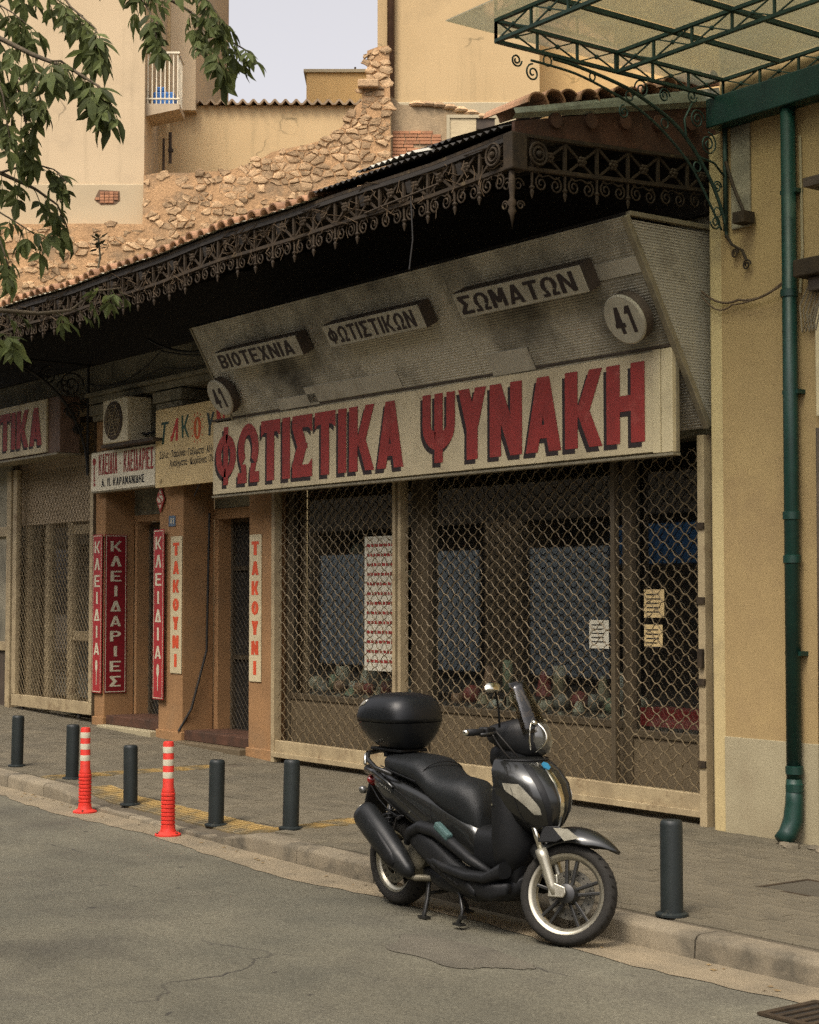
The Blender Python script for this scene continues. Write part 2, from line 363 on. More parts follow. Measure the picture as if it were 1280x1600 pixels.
m_dado = mat('dado_plaster', (0.34, 0.295, 0.205), (0.28, 0.24, 0.165), sc=1.8, rough=.92, bump=.25, bsc=120, fine=.15, dirt=(.27, .22, .15), dsc=1.7, dlo=.52, dhi=.75)
m_upper = mat('upper_plaster', (0.27, 0.24, 0.185), (0.18, 0.165, 0.13), sc=2.4, rough=.92, bump=.25, bsc=120, fine=.15, dirt=(.11, .10, .08), dsc=1.2, dlo=.48, dhi=.7)
m_dark = mat('dark_timber', (0.034, 0.028, 0.024), (0.022, 0.019, 0.017), sc=6, rough=.8, bump=.2, stretch=(1, 6, 6))
m_redtim = mat('red_brown_timber', (0.085, 0.038, 0.023), (0.05, 0.026, 0.017), sc=4, rough=.8, bump=.3, fine=.25, dirt=(.03, .022, .016), dsc=3)
m_iron = mat('rusted_iron', (0.05, 0.034, 0.02), (0.026, 0.019, 0.013), sc=9, rough=.8, metal=.2, bump=.3, bsc=90, fine=.3, dirt=(.15, .11, .06), dsc=5, dlo=.6, dhi=.72)
m_grn = mat('green_paint', (0.004, 0.034, 0.026), (0.003, 0.025, 0.02), sc=5, rough=.45, bump=.1, fine=.15, spec=.5, dirt=(.05, .09, .07), dsc=3, dlo=.62, dhi=.8)
m_grni = mat('green_iron', (0.027, 0.056, 0.046), (0.017, 0.035, 0.03), sc=8, rough=.55, metal=.2, bump=.15, fine=.2, dirt=(.12, .15, .11), dsc=5, dlo=.6, dhi=.75)
m_corr = mat('corrugated_cladding', (0.54, 0.5, 0.435), (0.4, 0.37, 0.32), sc=1.4, rough=.6, metal=.25, bump=.1, bsc=60, fine=.12, dirt=(.10, .09, .076), dsc=1.35, dlo=.44, dhi=.70)
m_corr2 = mat('corrugated_cladding_side', (0.47, 0.435, 0.375), (0.38, 0.35, 0.3), sc=2, rough=.6, metal=.2, bump=.1, fine=.1, dirt=(.20, .17, .13), dsc=1.5)
m_trim = mat('aluminium_trim', (0.3, 0.26, 0.19), (0.2, 0.175, 0.13), sc=6, rough=.5, metal=.4, bump=.1, fine=.15)
m_sign = mat('sign_acrylic', (0.56, 0.475, 0.325), (0.48, 0.405, 0.275), sc=1.5, rough=.5, bump=.03, fine=.06, spec=.4, dirt=(.34, .28, .19), dsc=2.0, dlo=.52, dhi=.82, streak=(.40, .33, .22))
m_box = mat('sign_box_face', (0.4, 0.37, 0.305), (0.31, 0.285, 0.235), sc=4, rough=.6, bump=.1, fine=.15, dirt=(.30, .265, .21), dsc=3, dlo=.56, dhi=.76)
m_boxs = mat('sign_box_side', (.075, .055, .042), (.045, .035, .028), sc=5, rough=.75, bump=.2)
m_red = mat('sign_red', (0.29, 0.034, 0.03), (0.225, 0.03, 0.026), sc=5, rough=.55, bump=.05, fine=.14, spec=.35, dirt=(.34, .075, .065), dsc=6, dlo=.56, dhi=.72)
m_red2 = mat('enamel_red', (.33, .022, .028), (.27, .02, .024), sc=3, rough=.45, bump=.03, fine=.08, spec=.45, dirt=(.2, .03, .03), dsc=4)
m_shad = mat('letter_black', (.030, .020, .020), rough=.6, bump=.02)
m_white = mat('letter_white', (0.56, 0.51, 0.41), rough=.6, bump=.02, fine=.08)
m_black = mat('print_black', (.025, .025, .026), rough=.6, bump=.02)
m_orng = mat('print_orange_red', (.62, .085, .035), rough=.55, bump=.02, fine=.1)
m_board = mat('cream_board', (.66, .50, .27), (.56, .42, .23), sc=2, rough=.6, bump=.03, fine=.07, dirt=(.42, .31, .17), dsc=2.2)
m_steel = mat('painted_steel_beige', (0.37, 0.295, 0.19), (0.27, 0.21, 0.135), sc=5, rough=.6, bump=.15, fine=.15, dirt=(.16, .105, .06), dsc=4, dlo=.56, dhi=.70)
m_wire = mat('grille_wire', (0.205, 0.158, 0.1), (0.135, 0.1, 0.062), sc=7, rough=.55, metal=.25, bump=.05, fine=.2)
m_wired = mat('grille_wire_dark', (.10, .085, .065), (.06, .05, .04), sc=7, rough=.6, metal=.3, bump=.05)
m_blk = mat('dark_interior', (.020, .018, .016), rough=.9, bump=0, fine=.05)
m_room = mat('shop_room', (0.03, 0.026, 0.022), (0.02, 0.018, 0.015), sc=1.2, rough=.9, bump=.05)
m_alu = mat('window_frame_bronze', (.12, .095, .065), (.09, .07, .05), sc=5, rough=.5, metal=.4, bump=.05)
m_panel = mat('stall_riser_panel', (0.13, 0.1, 0.066), (0.1, 0.077, 0.05), sc=2, rough=.6, bump=.1, fine=.12)
m_glass = glassy('shop_glass', (.66, .72, .72), gloss_min=.02, film=.02, filmc=(.30, .30, .29), boost=4.2)
m_mglass = glassy('canopy_glass', (.72, .76, .70), gloss_min=.02, rough=.12, film=.13, filmc=(.66, .62, .48))
m_tile = mat('clay_tile', (0.3, 0.165, 0.1), (0.2, 0.115, 0.072), sc=5, rough=.9, bump=.35, fine=.2, rnd=.25, dirt=(.13, .105, .075), dsc=4, dlo=.5, dhi=.68)
m_tin = mat('weathered_tin', (.26, .28, .24), (.17, .18, .15), sc=5, rough=.55, metal=.3, bump=.1, dirt=(.10, .09, .07), dsc=4)
m_tind = mat('black_tin', (.022, .020, .018), (.035, .03, .025), sc=5, rough=.7, bump=.1)
m_boll = mat('bollard_paint', (0.016, 0.021, 0.0225), (0.012, 0.016, 0.0175), sc=7, rough=.5, bump=.12, fine=.15, dirt=(.10, .095, .08), dsc=6, dlo=.6, dhi=.75, rnd=.08)
m_cableb = mat('dusty_wire', (.11, .075, .05), rough=.8, bump=0)
m_cable = mat('black_cable', (.022, .020, .019), rough=.6, bump=0)

# ------------------------------------------------------------------ ground
def kerb_y(x): return -3.05 + .054 * max(0., -x - .2)
def ramp(x):                              # 0 on the ordinary pavement, 1 in the dropped crossing
    def sm(a): a = min(1, max(0, a)); return a * a * (3 - 2 * a)
    return sm((x + 5.3) / .9) * sm((-1.55 - x) / .7)
def pav_z(x, y):
    ky = kerb_y(x); f = min(1, max(0, (y - ky) / 2.6)); g = min(1, max(0, (y - ky) / 1.0))
    return .12 + .034 * max(0, -x - 6) * f - .085 * ramp(x) * (1 - g)

structure(MB().add([(-150, -150, -.02), (150, -150, -.02), (150, 150, -.02), (-150, 150, -.02)], [(0, 1, 2, 3)]).build('ground', m_bed))
xs = [-60] + [-22 + .5 * i for i in range(80)] + [40]
g = MB(); 
for x in xs: g.v += [(x, kerb_y(x) + .25, 0), (x, -8.6, 0)]
g.f = [(2 * i, 2 * i + 1, 2 * i + 3, 2 * i + 2) for i in range(len(xs) - 1)]
road = structure(g.build('road', m_asph))
# concrete channel beside the kerb, its asphalt edge ragged
g = MB(); xs = [-22 + .12 * i for i in range(300)]
for x in xs: g.v += [(x, kerb_y(x) + .05, .004), (x, kerb_y(x) - .30 + R.uniform(-.022, .022) + .05 * sin(x * 1.7), .004)]
g.f = [(2 * i, 2 * i + 1, 2 * i + 3, 2 * i + 2) for i in range(len(xs) - 1)]
structure(g.build('gutter', m_gut))
# repair patch and drain in the road
m_patch = mat('asphalt_patch', (0.118, 0.106, 0.086), (0.082, 0.074, 0.061), sc=3, rough=.9, bump=.5, bsc=130, fine=.35)
pts = [(1.95 + (.46 + .07 * sin(3 * a) + .03 * sin(7 * a) + R.uniform(-.02, .02)) * cos(a) * 1.0, -3.93 + (.26 + .05 * cos(2 * a) + .02 * sin(5 * a)) * sin(a), .004) for a in [2 * pi * i / 90 for i in range(90)]]
structure(MB().add(pts, [tuple(range(90))]).build('asphalt_patch', m_patch))
pts = [(-1.2 + (1.3 + .2 * sin(3 * a)) * cos(a), -4.75 + (.16 + .05 * cos(4 * a)) * sin(a), .004) for a in [2 * pi * i / 40 for i in range(40)]]
DX = 3.74
d = thing('drain_grate', 'rusty iron drain grate in the gutter at the lower corner', 'drain', (DX + .35, -3.45, .0))
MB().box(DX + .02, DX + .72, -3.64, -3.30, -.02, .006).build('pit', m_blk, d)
MB().box(DX, DX + .74, -3.66, -3.625, .004, .016).box(DX, DX + .74, -3.315, -3.28, .004, .016).box(DX, DX + .035, -3.62, -3.32, .004, .0155).box(DX + .705, DX + .74, -3.62, -3.32, .004, .0155).build('grate_frame', m_iron, d)
for i in range(11):
    x = DX + .07 + .06 * i; MB().box(x, x + .028, -3.624, -3.316, .005, .014).build('grate_bar', m_iron, d)

# pavement bed, pavers, tactile tiles, kerb
g = MB(); xs = [-22 + .25 * i for i in range(141)]; ys = [0, .04, .12, .25, .45, .7, 1.05, 1.6, 2.2, 2.8, 3.6, 5.0]
for x in xs:
    for y in ys: yy = kerb_y(x) + .02 + y; g.v.append((x, yy, pav_z(x, yy) - .011))
n = len(ys)
g.f = [(i * n + j, (i + 1) * n + j, (i + 1) * n + j + 1, i * n + j + 1) for i in range(len(xs) - 1) for j in range(n - 1)]
pavement = structure(g.build('pavement', m_bed))
PW, PL = .10, .20
def tactile_at(x, y):
    ky = kerb_y(x)
    if -5.1 < x < -1.75 and y - ky < .50: return True
    if -6.14 < x < -5.84 and y < -.45: return True
    return -1.92 < x < -1.66 and y - ky > .40 and y < -1.75
cells = []
row = 0; y = -3.05 + .19
while y < .9:
    x = -18 + (PL / 2 if row % 2 else 0)
    while x < 7.5:
        if y > kerb_y(x) + .17 + PW / 2 and not tactile_at(x, y) and not (2.02 < x < 2.62 and -1.72 < y < -1.30): cells.append((x, y))
        x += PL
    y += PW; row += 1
def paver_mb():
    a, b, c = PL / 2 - .0035, PW / 2 - .0035, .004
    m = MB(); m.rings([[(-a, -b, -.02), (a, -b, -.02), (a, b, -.02), (-a, b, -.02)], [(-a, -b, -c), (a, -b, -c), (a, b, -c), (-a, b, -c)],
                       [(-a + c, -b + c, 0), (a - c, -b + c, 0), (a - c, b - c, 0), (-a + c, b - c, 0)]]); return m
pm = paver_mb(); pmesh = pm.mesh('paver', m_pav)
def lean(x, y):
    e = .05; nx = -(pav_z(x + e, y) - pav_z(x - e, y)) / (2 * e); ny = -(pav_z(x, y + e) - pav_z(x, y - e)) / (2 * e)
    return Vector((nx, ny, 1)).normalized()
def inview(x, y, z):
    p = Vector((x, y, z)) - CAM; d = p.dot(FW)
    return d > 0 and abs(p.dot(RT) / d) < 645 / 2650 and abs(p.dot(RT.cross(FW)) / d) < 805 / 2650
order = sorted(cells, key=lambda c: (not inview(c[0], c[1], .12), (Vector((c[0], c[1], .12)) - CAM).length))
near = set(order[:290]); rest = MB()
for (x, y) in cells:
    z = pav_z(x, y) + R.uniform(-.0022, .0022); q = Vector((0, 0, 1)).rotation_difference((lean(x, y) + Vector((R.uniform(-.012, .012), R.uniform(-.012, .012), 0))).normalized())
    M = Matrix.Translation((x, y, z)) @ q.to_matrix().to_4x4() @ Matrix.Rotation(R.uniform(-.012, .012), 4, 'Z')
    if (x, y) in near:
        o = bpy.data.objects.new('paver', pmesh); COL.objects.link(o); o.parent = pavement; o.matrix_local = M
    else: rest.join(pm, M)
stuff(rest.build('paving_beyond', m_pav, pavement))
def tile_mb(a, b):
    m = MB(); a -= .004; b -= .004; m.rings([[(-a, -b, -.02), (a, -b, -.02), (a, b, -.02), (-a, b, -.02)], [(-a, -b, 0), (a, -b, 0), (a, b, 0), (-a, b, 0)]])
    for i in range(4): 
        x = -a + a * (2 * i + 1) / 4; m.box(x - a * .09, x + a * .09, -b * .86, b * .86, -.001, .005)
    return m
tmesh = tile_mb(.15, .15).mesh('tactile_tile', m_tac)
spots = []
x = -4.95
while x < -1.85: spots.append((x, kerb_y(x) + .33)); x += .30
for i in range(6): spots.append((-5.99, kerb_y(-5.99) + .36 + .30 * i))
for i in range(4): spots.append((-1.79, kerb_y(-1.8) + .62 + .30 * i))
for (x, y) in spots:
    o = bpy.data.objects.new('tactile_tile', tmesh); COL.objects.link(o); o.parent = pavement
    q = Vector((0, 0, 1)).rotation_difference(lean(x, y)); o.matrix_local = Matrix.Translation((x, y, pav_z(x, y) + .002)) @ q.to_matrix().to_4x4()
# manhole cover
c = thing('manhole_cover', 'dark square service cover set in the paving by the drainpipe', 'manhole', (2.32, -1.51, .12))
MB().box(2.03, 2.61, -1.71, -1.31, .10, .1195).build('cover_plate', mat('cast_cover', (.07, .062, .05), rough=.7, bump=.4, bsc=50), c, bevel=.004)
MB().box(2.0, 2.03, -1.74, -1.28, .10, .122).box(2.61, 2.64, -1.74, -1.28, .10, .122).box(2.03, 2.61, -1.74, -1.71, .10, .1215).box(2.03, 2.61, -1.31, -1.28, .10, .1215).build('cover_frame', m_iron, c)
# kerb stones
kerb = structure(MB().box(-22, 8, -2.35, -2.30, -.2, -.1).build('kerb', m_bed))
x = -20.
while x < 7:
    L = R.uniform(.82, .98); a, b = x + .006, x + L - .006; g = MB(); rr = []
    K = 8
    for i in range(K + 1):
        xx = a + (b - a) * i / K; ky = kerb_y(xx); zt = .122 - .09 * ramp(xx); jt = R.uniform(-.006, .006) * (2.2 if xx > 1.8 else 1)
        inn = ky + .165; e = .03 if zt > .07 else .012
        rr.append([(xx, inn, -.05), (xx, inn, zt), (xx, ky + e + jt, zt - R.uniform(0, .004)), (xx, ky + e * .3 + jt, zt - e * .35), (xx, ky + jt * .5, zt - e), (xx, ky - .008, -.05)])
    g.rings(rr); g.build('kerb_stone', m_conc, kerb, auto=50); x += L
# litter against the kerb: dry leaves
lit = MB()
for i in range(70):
    x = R.uniform(-6, 3.6); yy = kerb_y(x) - abs(R.gauss(0, .10)) - .02; s_ = R.uniform(.008, .022); a = R.uniform(0, 6.28)
    lit.add([(x + s_ * cos(a), yy + s_ * sin(a), .007 + R.uniform(0, .006)), (x - s_ * .6 * sin(a), yy + s_ * .6 * cos(a), .007), (x - s_ * cos(a), yy - s_ * sin(a), .008), (x + s_ * .5 * sin(a), yy - s_ * .5 * cos(a), .012)], [(0, 1, 2, 3)])
tag(stuff(lit.build('leaf_litter', mat('dry_leaf', (.22, .15, .07), (.13, .09, .05), sc=20))), 'scattered dry leaf bits lying along the kerb', 'litter')

# ------------------------------------------------------------------ shop building
shop = thing('shop_building', 'single storey ochre shop building with plastered pillars and deep doorways', 'building', (-6, 0, .12))
WT = 5.46
def P_(name, mb, m, par=None, **k): return mb.build(name, m, par or shop, **k)
for (a, b, zt) in ((-6.567, -6.06, 3.95), (-8.55, -7.995, 3.95), (-10.195, -9.934, 3.95)):
    pl = P_('pillar', MB().box(a, b, 0, .40, 0.0, zt), m_pil, bevel=.012)
    P_('capital', MB().box(a - .03, b + .03, -.04, .40, zt + .002, zt + .07).box(a - .06, b + .06, -.075, .40, zt + .072, zt + .20), m_upper, pl, bevel=.01)
    P_('plinth', MB().box(a - .02, b + .02, -.022, .40, 0, pav_z((a + b) / 2, 0) + .10), m_pil, pl, bevel=.008)
P_('wall', MB().box(-18, .06, .03, .45, 4.16, WT).box(-18, -12.8, .03, .45, 0, 4.16).box(-6.55, .06, .05, .40, 3.02, 4.155), m_upper)
P_('canopy_beam', MB().box(-18, .055, -.03, .028, 4.66, 5.40), m_dark)
P_('cornice', MB().box(-10.3, -6.4, -.06, .03, 4.17, 4.25).box(-10.3, -6.4, -.12, .03, 4.252, 4.30), m_upper, bevel=.008)
# recess walls and doorways
P_('recess_wall', MB().box(-9.93, -8.55, .405, .5, 2.80, 4.15).box(-7.99, -6.57, .405, .5, 2.80, 4.15), m_upper)
P_('reveal', MB().box(-9.93, -9.87, .402, .6, 0, 2.795).box(-7.99, -7.90, .402, .6, 0, 2.795).box(-9.93, -8.55, .39, .47, 2.72, 2.797).box(-7.99, -6.57, .39, .47, 2.68, 2.797), m_pil)
for (a, b, lab) in ((-9.87, -8.552, 'glazed door behind a dark grille between two red signs'), (-7.90, -6.57, 'dark glazed door behind a diamond grille')):
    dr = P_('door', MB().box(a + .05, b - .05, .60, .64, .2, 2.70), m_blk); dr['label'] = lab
    fr = MB()
    for xx in (a + .02, (a + b) / 2 - .02, b - .06): fr.box(xx, xx + .045, .555, .60, .2, 2.70)
    for zz in (.2, 1.1, 2.1, 2.64): fr.box(a + .066, (a + b) / 2 - .021, .562, .598, zz, zz + .05).box((a + b) / 2 + .026, b - .061, .562, .598, zz, zz + .05)
    P_('door_frame', fr, m_alu, dr)
    P_('handle', MB().tube([((a + b) / 2 + .06, .55, 1.05), ((a + b) / 2 + .06, .51, 1.07), ((a + b) / 2 + .06, .51, 1.23), ((a + b) / 2 + .06, .55, 1.25)], .010), m_trim, dr)
    gm = MB(); q = .085; nx = int((b - a - .1) / q) + 1
    for sg in (1, -1):
        for k in range(-32, 60):
            x0, z0 = a + .05 + k * q, .25; pts = []
            for i in range(65):
                xx, zz = x0 + sg * i * .04 * .9 + (2.3 if sg < 0 else 0), z0 + i * .04
                if a + .04 < xx < b - .04 and zz < 2.68: pts.append((xx, .535 + .004 * sg, zz))
            if len(pts) > 1: gm.tube([pts[0], pts[-1]], .0042, 4, cap=False)
    P_('door_grille', gm, m_wired, dr)
for (a, b, zz) in ((-9.93, -8.55, .25), (-7.99, -6.57, .26)):
    st = P_('doorstep', MB().box(a + .01, b - .01, -.10, .40, 0, pav_z(a, 0) + .02), m_dado if a < -9 else m_panel, bevel=.01)
    P_('threshold', MB().box(a + .01, b - .01, .02, .62, pav_z(a, 0) + .021, pav_z(a, 0) + .13), m_redtim, st, bevel=.008)
# things pasted in the key shop doorway
for i, (dx, z, r, cc) in enumerate(((.55, 1.9, .07, (.5, .15, .1)), (.62, 1.72, .05, (.45, .43, .40)), (.5, 1.45, .06, (.42, .40, .36)), (.66, 1.28, .045, (.35, .34, .33)), (.58, .55, .08, (.45, .08, .07)), (.45, 1.10, .04, (.4, .37, .3)))):
    o = MB().lathe([(r, 0), (r, .004)], 14, (-9.87 + dx, .56, z), (0, -1, 0)).build('sticker', mat('sticker%d' % i, cc, rough=.5, bump=.02)); tag(o, ['round orange sticker on the key shop door glass', 'upper grey round sticker on the key shop door', 'larger grey sticker at hand height on the key shop door', 'small grey sticker below hand height on the key shop door', 'red round sticker low on the key shop door', 'small beige round sticker on the key shop door'][i], 'sticker')
# big shop window behind the main grille
GY = .17
P_('stall_riser', MB().box(-5.98, -3.86, GY - .03, GY + .04, .05, .76).box(-3.60, -1.02, GY - .03, GY + .04, .05, .76).box(-.96, -.02, GY - .03, GY + .04, .05, .70), m_panel, bevel=.006)
wf = P_('window_frame', MB().box(-6.03, -5.95, GY - .05, GY + .05, .05, 3.02).box(-3.86, -3.60, GY - .05, GY + .05, .05, 3.02).box(-1.04, -.94, GY - .05, GY + .05, .05, 3.02).box(-.05, .03, GY - .05, GY + .05, .05, 3.02)
        .box(-5.95, -3.86, GY - .045, GY + .045, .762, .82).box(-3.60, -1.04, GY - .045, GY + .045, .762, .82).box(-.94, -.05, GY - .045, GY + .045, .702, .76).box(-5.95, -3.86, GY - .045, GY + .045, 2.95, 3.018).box(-3.60, -1.04, GY - .045, GY + .045, 2.95, 3.018), m_alu, bevel=.004)
for (a, b, z0) in ((-5.95, -3.86, .822), (-3.60, -1.04, .822), (-.94, -.05, .762)):
    P_('pane', MB().add([(a, GY, z0), (b, GY, z0), (b, GY, 2.95), (a, GY, 2.95)], [(0, 1, 2, 3)]), m_glass, wf)
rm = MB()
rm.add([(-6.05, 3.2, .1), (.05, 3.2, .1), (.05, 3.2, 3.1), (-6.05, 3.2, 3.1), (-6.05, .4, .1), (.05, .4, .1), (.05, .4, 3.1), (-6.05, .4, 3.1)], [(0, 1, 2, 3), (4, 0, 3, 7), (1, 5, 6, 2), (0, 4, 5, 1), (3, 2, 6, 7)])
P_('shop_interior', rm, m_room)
P_('display_sill', MB().box(-5.95, -3.7, GY + .046, 1.05, .72, .78).box(-3.58, -1.05, GY + .046, 1.05, .72, .78), m_panel)
P_('red_shelf', MB().box(-.92, -.07, GY + .02, .45, .79, .93), mat('dark_red_shelf', (.26, .02, .022), rough=.5))
P_('roof_slab', MB().box(-18, .0, .45, 3.6, 4.4, 4.6), m_dark)

# goods in the window: shades, globes and boxes, each a thing
goods = []
gc = [(.50, .45, .35), (.40, .33, .22), (.40, .22, .14), (.26, .24, .21), (.60, .57, .50), (.30, .06, .05), (.25, .30, .20)]
gmat = [mat('shade_%d' % i, c, rough=.5, bump=.03) for i, c in enumerate(gc)]
names = ['cream', 'tan', 'terracotta', 'grey brown', 'white', 'dark red', 'olive']
kinds = ['globe', 'bell', 'drum', 'box']
cnt = {}
GRP = 'goods on the window sill'
ORD = ['first', 'second', 'third', 'fourth', 'fifth', 'sixth', 'seventh', 'eighth', 'ninth', 'tenth', 'eleventh', 'twelfth', 'thirteenth']
spots = []
for x0, x1, pane in ((-5.80, -4.02, 'left pane'), (-3.45, -1.18, 'middle pane')):
    for row, y in (('front', .33), ('back', .60)):
        n_ = 11 if row == 'front' else 9
        for k in range(n_): spots.append((x0 + (x1 - x0) * (k + (.5 if row == 'back' else 0)) / n_ + R.uniform(-.03, .03), y + R.uniform(-.02, .02), pane, row, k))
for i, (x, y, pane, row, k) in enumerate(spots):
    ci = (i * 3 + i // 4) % 7; kd = kinds[(i * 5 + i // 3) % 4]; r = R.uniform(.05, .085); h = R.uniform(.10, .22) if row == 'front' else R.uniform(.26, .42)
    lab = '%s %s lampshade, %s from the left in the %s row, %s' % (names[ci], kd, ORD[k], row, pane)
    if kd == 'box': lab = lab.replace('box lampshade', 'carton')
    t_ = thing('lampshade' if kd != 'box' else 'carton', lab, 'lampshade' if kd != 'box' else 'box', (x, y, .78), GRP)
    z0 = .782
    if kd == 'globe':
        MB().lathe([(.05, 0), (.055, .02), (.02, .05), (.02, .06)], 12, (x, y, z0)).build('stand', m_trim, t_, smooth=True)
        MB().ball((x, y, z0 + .06 + r), r, 16, 10).build('globe', gmat[ci], t_, smooth=True)
    elif kd == 'bell':
        MB().lathe([(.045, 0), (.05, .015), (.012, .03), (.012, h * .6)], 12, (x, y, z0)).build('stand', m_trim, t_, smooth=True)
        MB().lathe([(r, h * .45), (r * .95, h * .5), (r * .7, h * .85), (r * .35, h * 1.1), (r * .3, h * 1.12)], 16, (x, y, z0)).build('shade', gmat[ci], t_, smooth=True)
    elif kd == 'drum':
        MB().lathe([(.05, 0), (.055, .015), (.015, .03), (.015, h * .5)], 12, (x, y, z0)).build('stand', m_trim, t_, smooth=True)
        MB().lathe([(r, h * .4), (r * .86, h * 1.1)], 18, (x, y, z0)).build('shade', gmat[ci], t_, smooth=True)
    else:
        MB().box(x - r, x + r, y - r * .7, y + r * .7, z0, z0 + h).build('carton_body', gmat[ci], t_, bevel=.004)
        MB().box(x - r * .2, x + r * .2, y - r * .702, y + r * .702, z0 + .001, z0 + h + .001).build('tape', gmat[4], t_)
# hanging lamps inside the left pane
for i, (x, y, z, r, ci) in enumerate(((-5.4, .8, 1.55, .13, 1), (-5.0, 1.0, 1.95, .12, 0), (-5.55, .7, 2.25, .10, 4), (-4.85, .7, 1.35, .11, 6))):
    t_ = thing('pendant_lamp', ['tan pendant lamp hanging lower in the left shop pane', 'cream pendant lamp hanging in the middle of the left pane', 'small white pendant hanging highest in the left pane', 'olive pendant lamp hanging lowest in the left pane'][i], 'lamp', (x, y, 3.1), 'pendant lamps in the window')
    MB().tube([(x, y, z + r), (x, y, 3.1)], .005).build('cord', m_cable, t_)
    MB().lathe([(r, 0), (r * .95, .03), (r * .55, r * .9), (r * .2, r * 1.1)], 16, (x, y, z)).build('shade', gmat[ci], t_, smooth=True)
# price list and notices behind the glass
m_paper = mat('paper', (0.6, 0.57, 0.5), (0.52, 0.49, 0.42), sc=3, rough=.8, bump=.02, fine=.05)
pl = thing('price_list', 'tall white price list with red lines hung in front of the left pane', 'notice', (-4.28, GY + .03, .9))
MB().box(-4.60, -3.95, GY - .060, GY - .056, 1.10, 2.38).build('sheet', m_paper, pl)
g = MB()
for i in range(13):
    z = 2.28 - i * .092
    x = -4.56
    while x < -4.06:
        w = R.uniform(.03, .07); g.add([(x, GY - .0615, z), (x + w, GY - .0615, z), (x + w, GY - .0615, z + .024), (x, GY - .0615, z + .032)], [(0, 1, 2, 3)]); x += w + .014
stuff(g.build('printed_lines', m_red, pl))
for i, (x, z, w, h) in enumerate(((-1.36, 1.50, .23, .23), (-.73, 1.75, .22, .22), (-.74, 1.50, .20, .17))):
    o = thing('notice', ['white paper notice taped in the middle pane by the mullion', 'upper tan notice in the narrow end pane', 'lower tan notice in the narrow end pane'][i], 'notice', (x, GY - .01, z - h / 2))
    MB().box(x - w / 2, x + w / 2, GY - .009, GY - .006, z - h / 2, z + h / 2).build('sheet', m_paper if i == 0 else m_board, o)
    g = MB()
    for k in range(5):
        zz = z + h / 2 - .045 - k * .034; g.add([(x - w * .38, GY - .0105, zz), (x + w * R.uniform(.1, .38), GY - .0105, zz), (x + w * .3, GY - .0105, zz + .010), (x - w * .38, GY - .0105, zz + .010)], [(0, 1, 2, 3)])
    stuff(g.build('printed_lines', m_black, o))

# ------------------------------------------------------------------ security grilles
def wavy_grille(x0, x1, z0, z1, y, px, pz, r, amp):
    """ogee wire mesh: two families of waved diagonal wires, clipped to the frame"""
    g = MB(); H = z1 - z0; N = int(H / pz) + 1; kx = px / pz
    for sg in (1, -1):
        k0 = int(-(H * kx) / px) - 2; k1 = int((x1 - x0) / px) + 2
        if sg < 0: k0, k1 = 0, int((x1 - x0 + H * kx) / px) + 2
        for k in range(k0, k1):
            pts = []; steps = N * 10
            for i in range(steps + 1):
                zz = i * H / steps; w = amp * sin(4 * pi * zz / pz)
                xx = x0 + k * px + sg * kx * zz + w * .7 * sg
                zw = z0 + zz + w * .7 * (-1)
                ok = x0 < xx < x1 and z0 < zw < z1
                if ok: pts.append((xx, y + .004 * sg * (1 if i % 12 < 6 else -1), zw))
                if (not ok or i == steps) and pts:
                    if len(pts) > 2: g.tube(pts, r, 4, cap=False)
                    pts = []
    return g
G1 = thing('security_grille', 'long beige folding grille of waved wire across the main shop window', 'grille', (-3, 0, .12), 'security grilles')
wavy_grille(-5.98, -3.93, .34, 2.92, .0, .155, .114, .0045, .0062).join(wavy_grille(-3.80, -.02, .34, 2.92, .0, .155, .114, .0045, .0062)).build('wire_mesh', m_wire, G1)
MB().box(-6.03, -.04, -.035, .03, .20, .345).build('bottom_rail', m_steel, G1, bevel=.006)
MB().box(-6.03, -.04, -.055, -.037, .175, .225).build('rail_lip', m_steel, G1, bevel=.004)
for (a, b, w) in ((-6.045, -5.985, .05), (-3.93, -3.885, .05), (-3.845, -3.80, .05), (-.02, .05, .09)):
    MB().box(a, b, -w, .045, .12 if a < -.5 else .10, 3.0).build('post', m_steel, G1, bevel=.006)
MB().box(-1.03, -.985, -.02, .035, .346, 2.95).build('mullion_strip', m_alu, G1, bevel=.003)
MB().box(.055, .10, -.02, .05, .1, 3.05).build('guide_channel', m_alu, G1, bevel=.004)
for z in (.55, 1.15, 1.75, 2.3): MB().box(-.018, .052, -.105, -.09, z, z + .05).build('hinge', m_iron, G1)
MB().box(-.0, .045, -.125, -.092, 1.28, 1.42).build('lock_box', m_iron, G1, bevel=.004)
# neighbouring shop to the left
LS = thing('neighbour_shopfront', 'pale framed shopfront beside the key shop, behind a diamond mesh gate', 'shopfront', (-11.5, .2, .25))
zb = .34
for (a, b) in ((-12.62, -12.50), (-11.98, -11.86), (-11.30, -11.16), (-10.42, -10.30)):
    MB().box(a, b, .15, .23, zb, 2.75).build('door_stile', m_steel, LS, bevel=.005)
for z in (zb + .02, 1.25, 2.60): MB().box(-11.158, -10.422, .16, .22, z, z + .12).build('door_rail', m_steel, LS, bevel=.005)
MB().add([(-12.5, .20, zb), (-10.42, .20, zb), (-10.42, .20, 2.7), (-12.5, .20, 2.7)], [(0, 1, 2, 3)]).build('pane', m_glass, LS)
MB().box(-13.2, -10.28, .14, .24, 2.76, 3.6).build('transom_panel', mat('transom_board', (.42, .33, .24), (.36, .28, .2), sc=2, rough=.7), LS, bevel=.005)
MB().box(-13.2, -10.25, .9, 1.0, .2, 2.75).build('back_wall', mat('left_back', (.16, .13, .09), (.09, .075, .055), sc=2, rough=.8), LS)
MB().box(-13.2, -10.2, .3, .9, .1, .3).build('sill_wall', m_panel, LS)
G2 = thing('mesh_gate', 'tall beige gate of thin diamond mesh in front of the neighbouring shop', 'grille', (-11.4, 0, .25), 'security grilles')
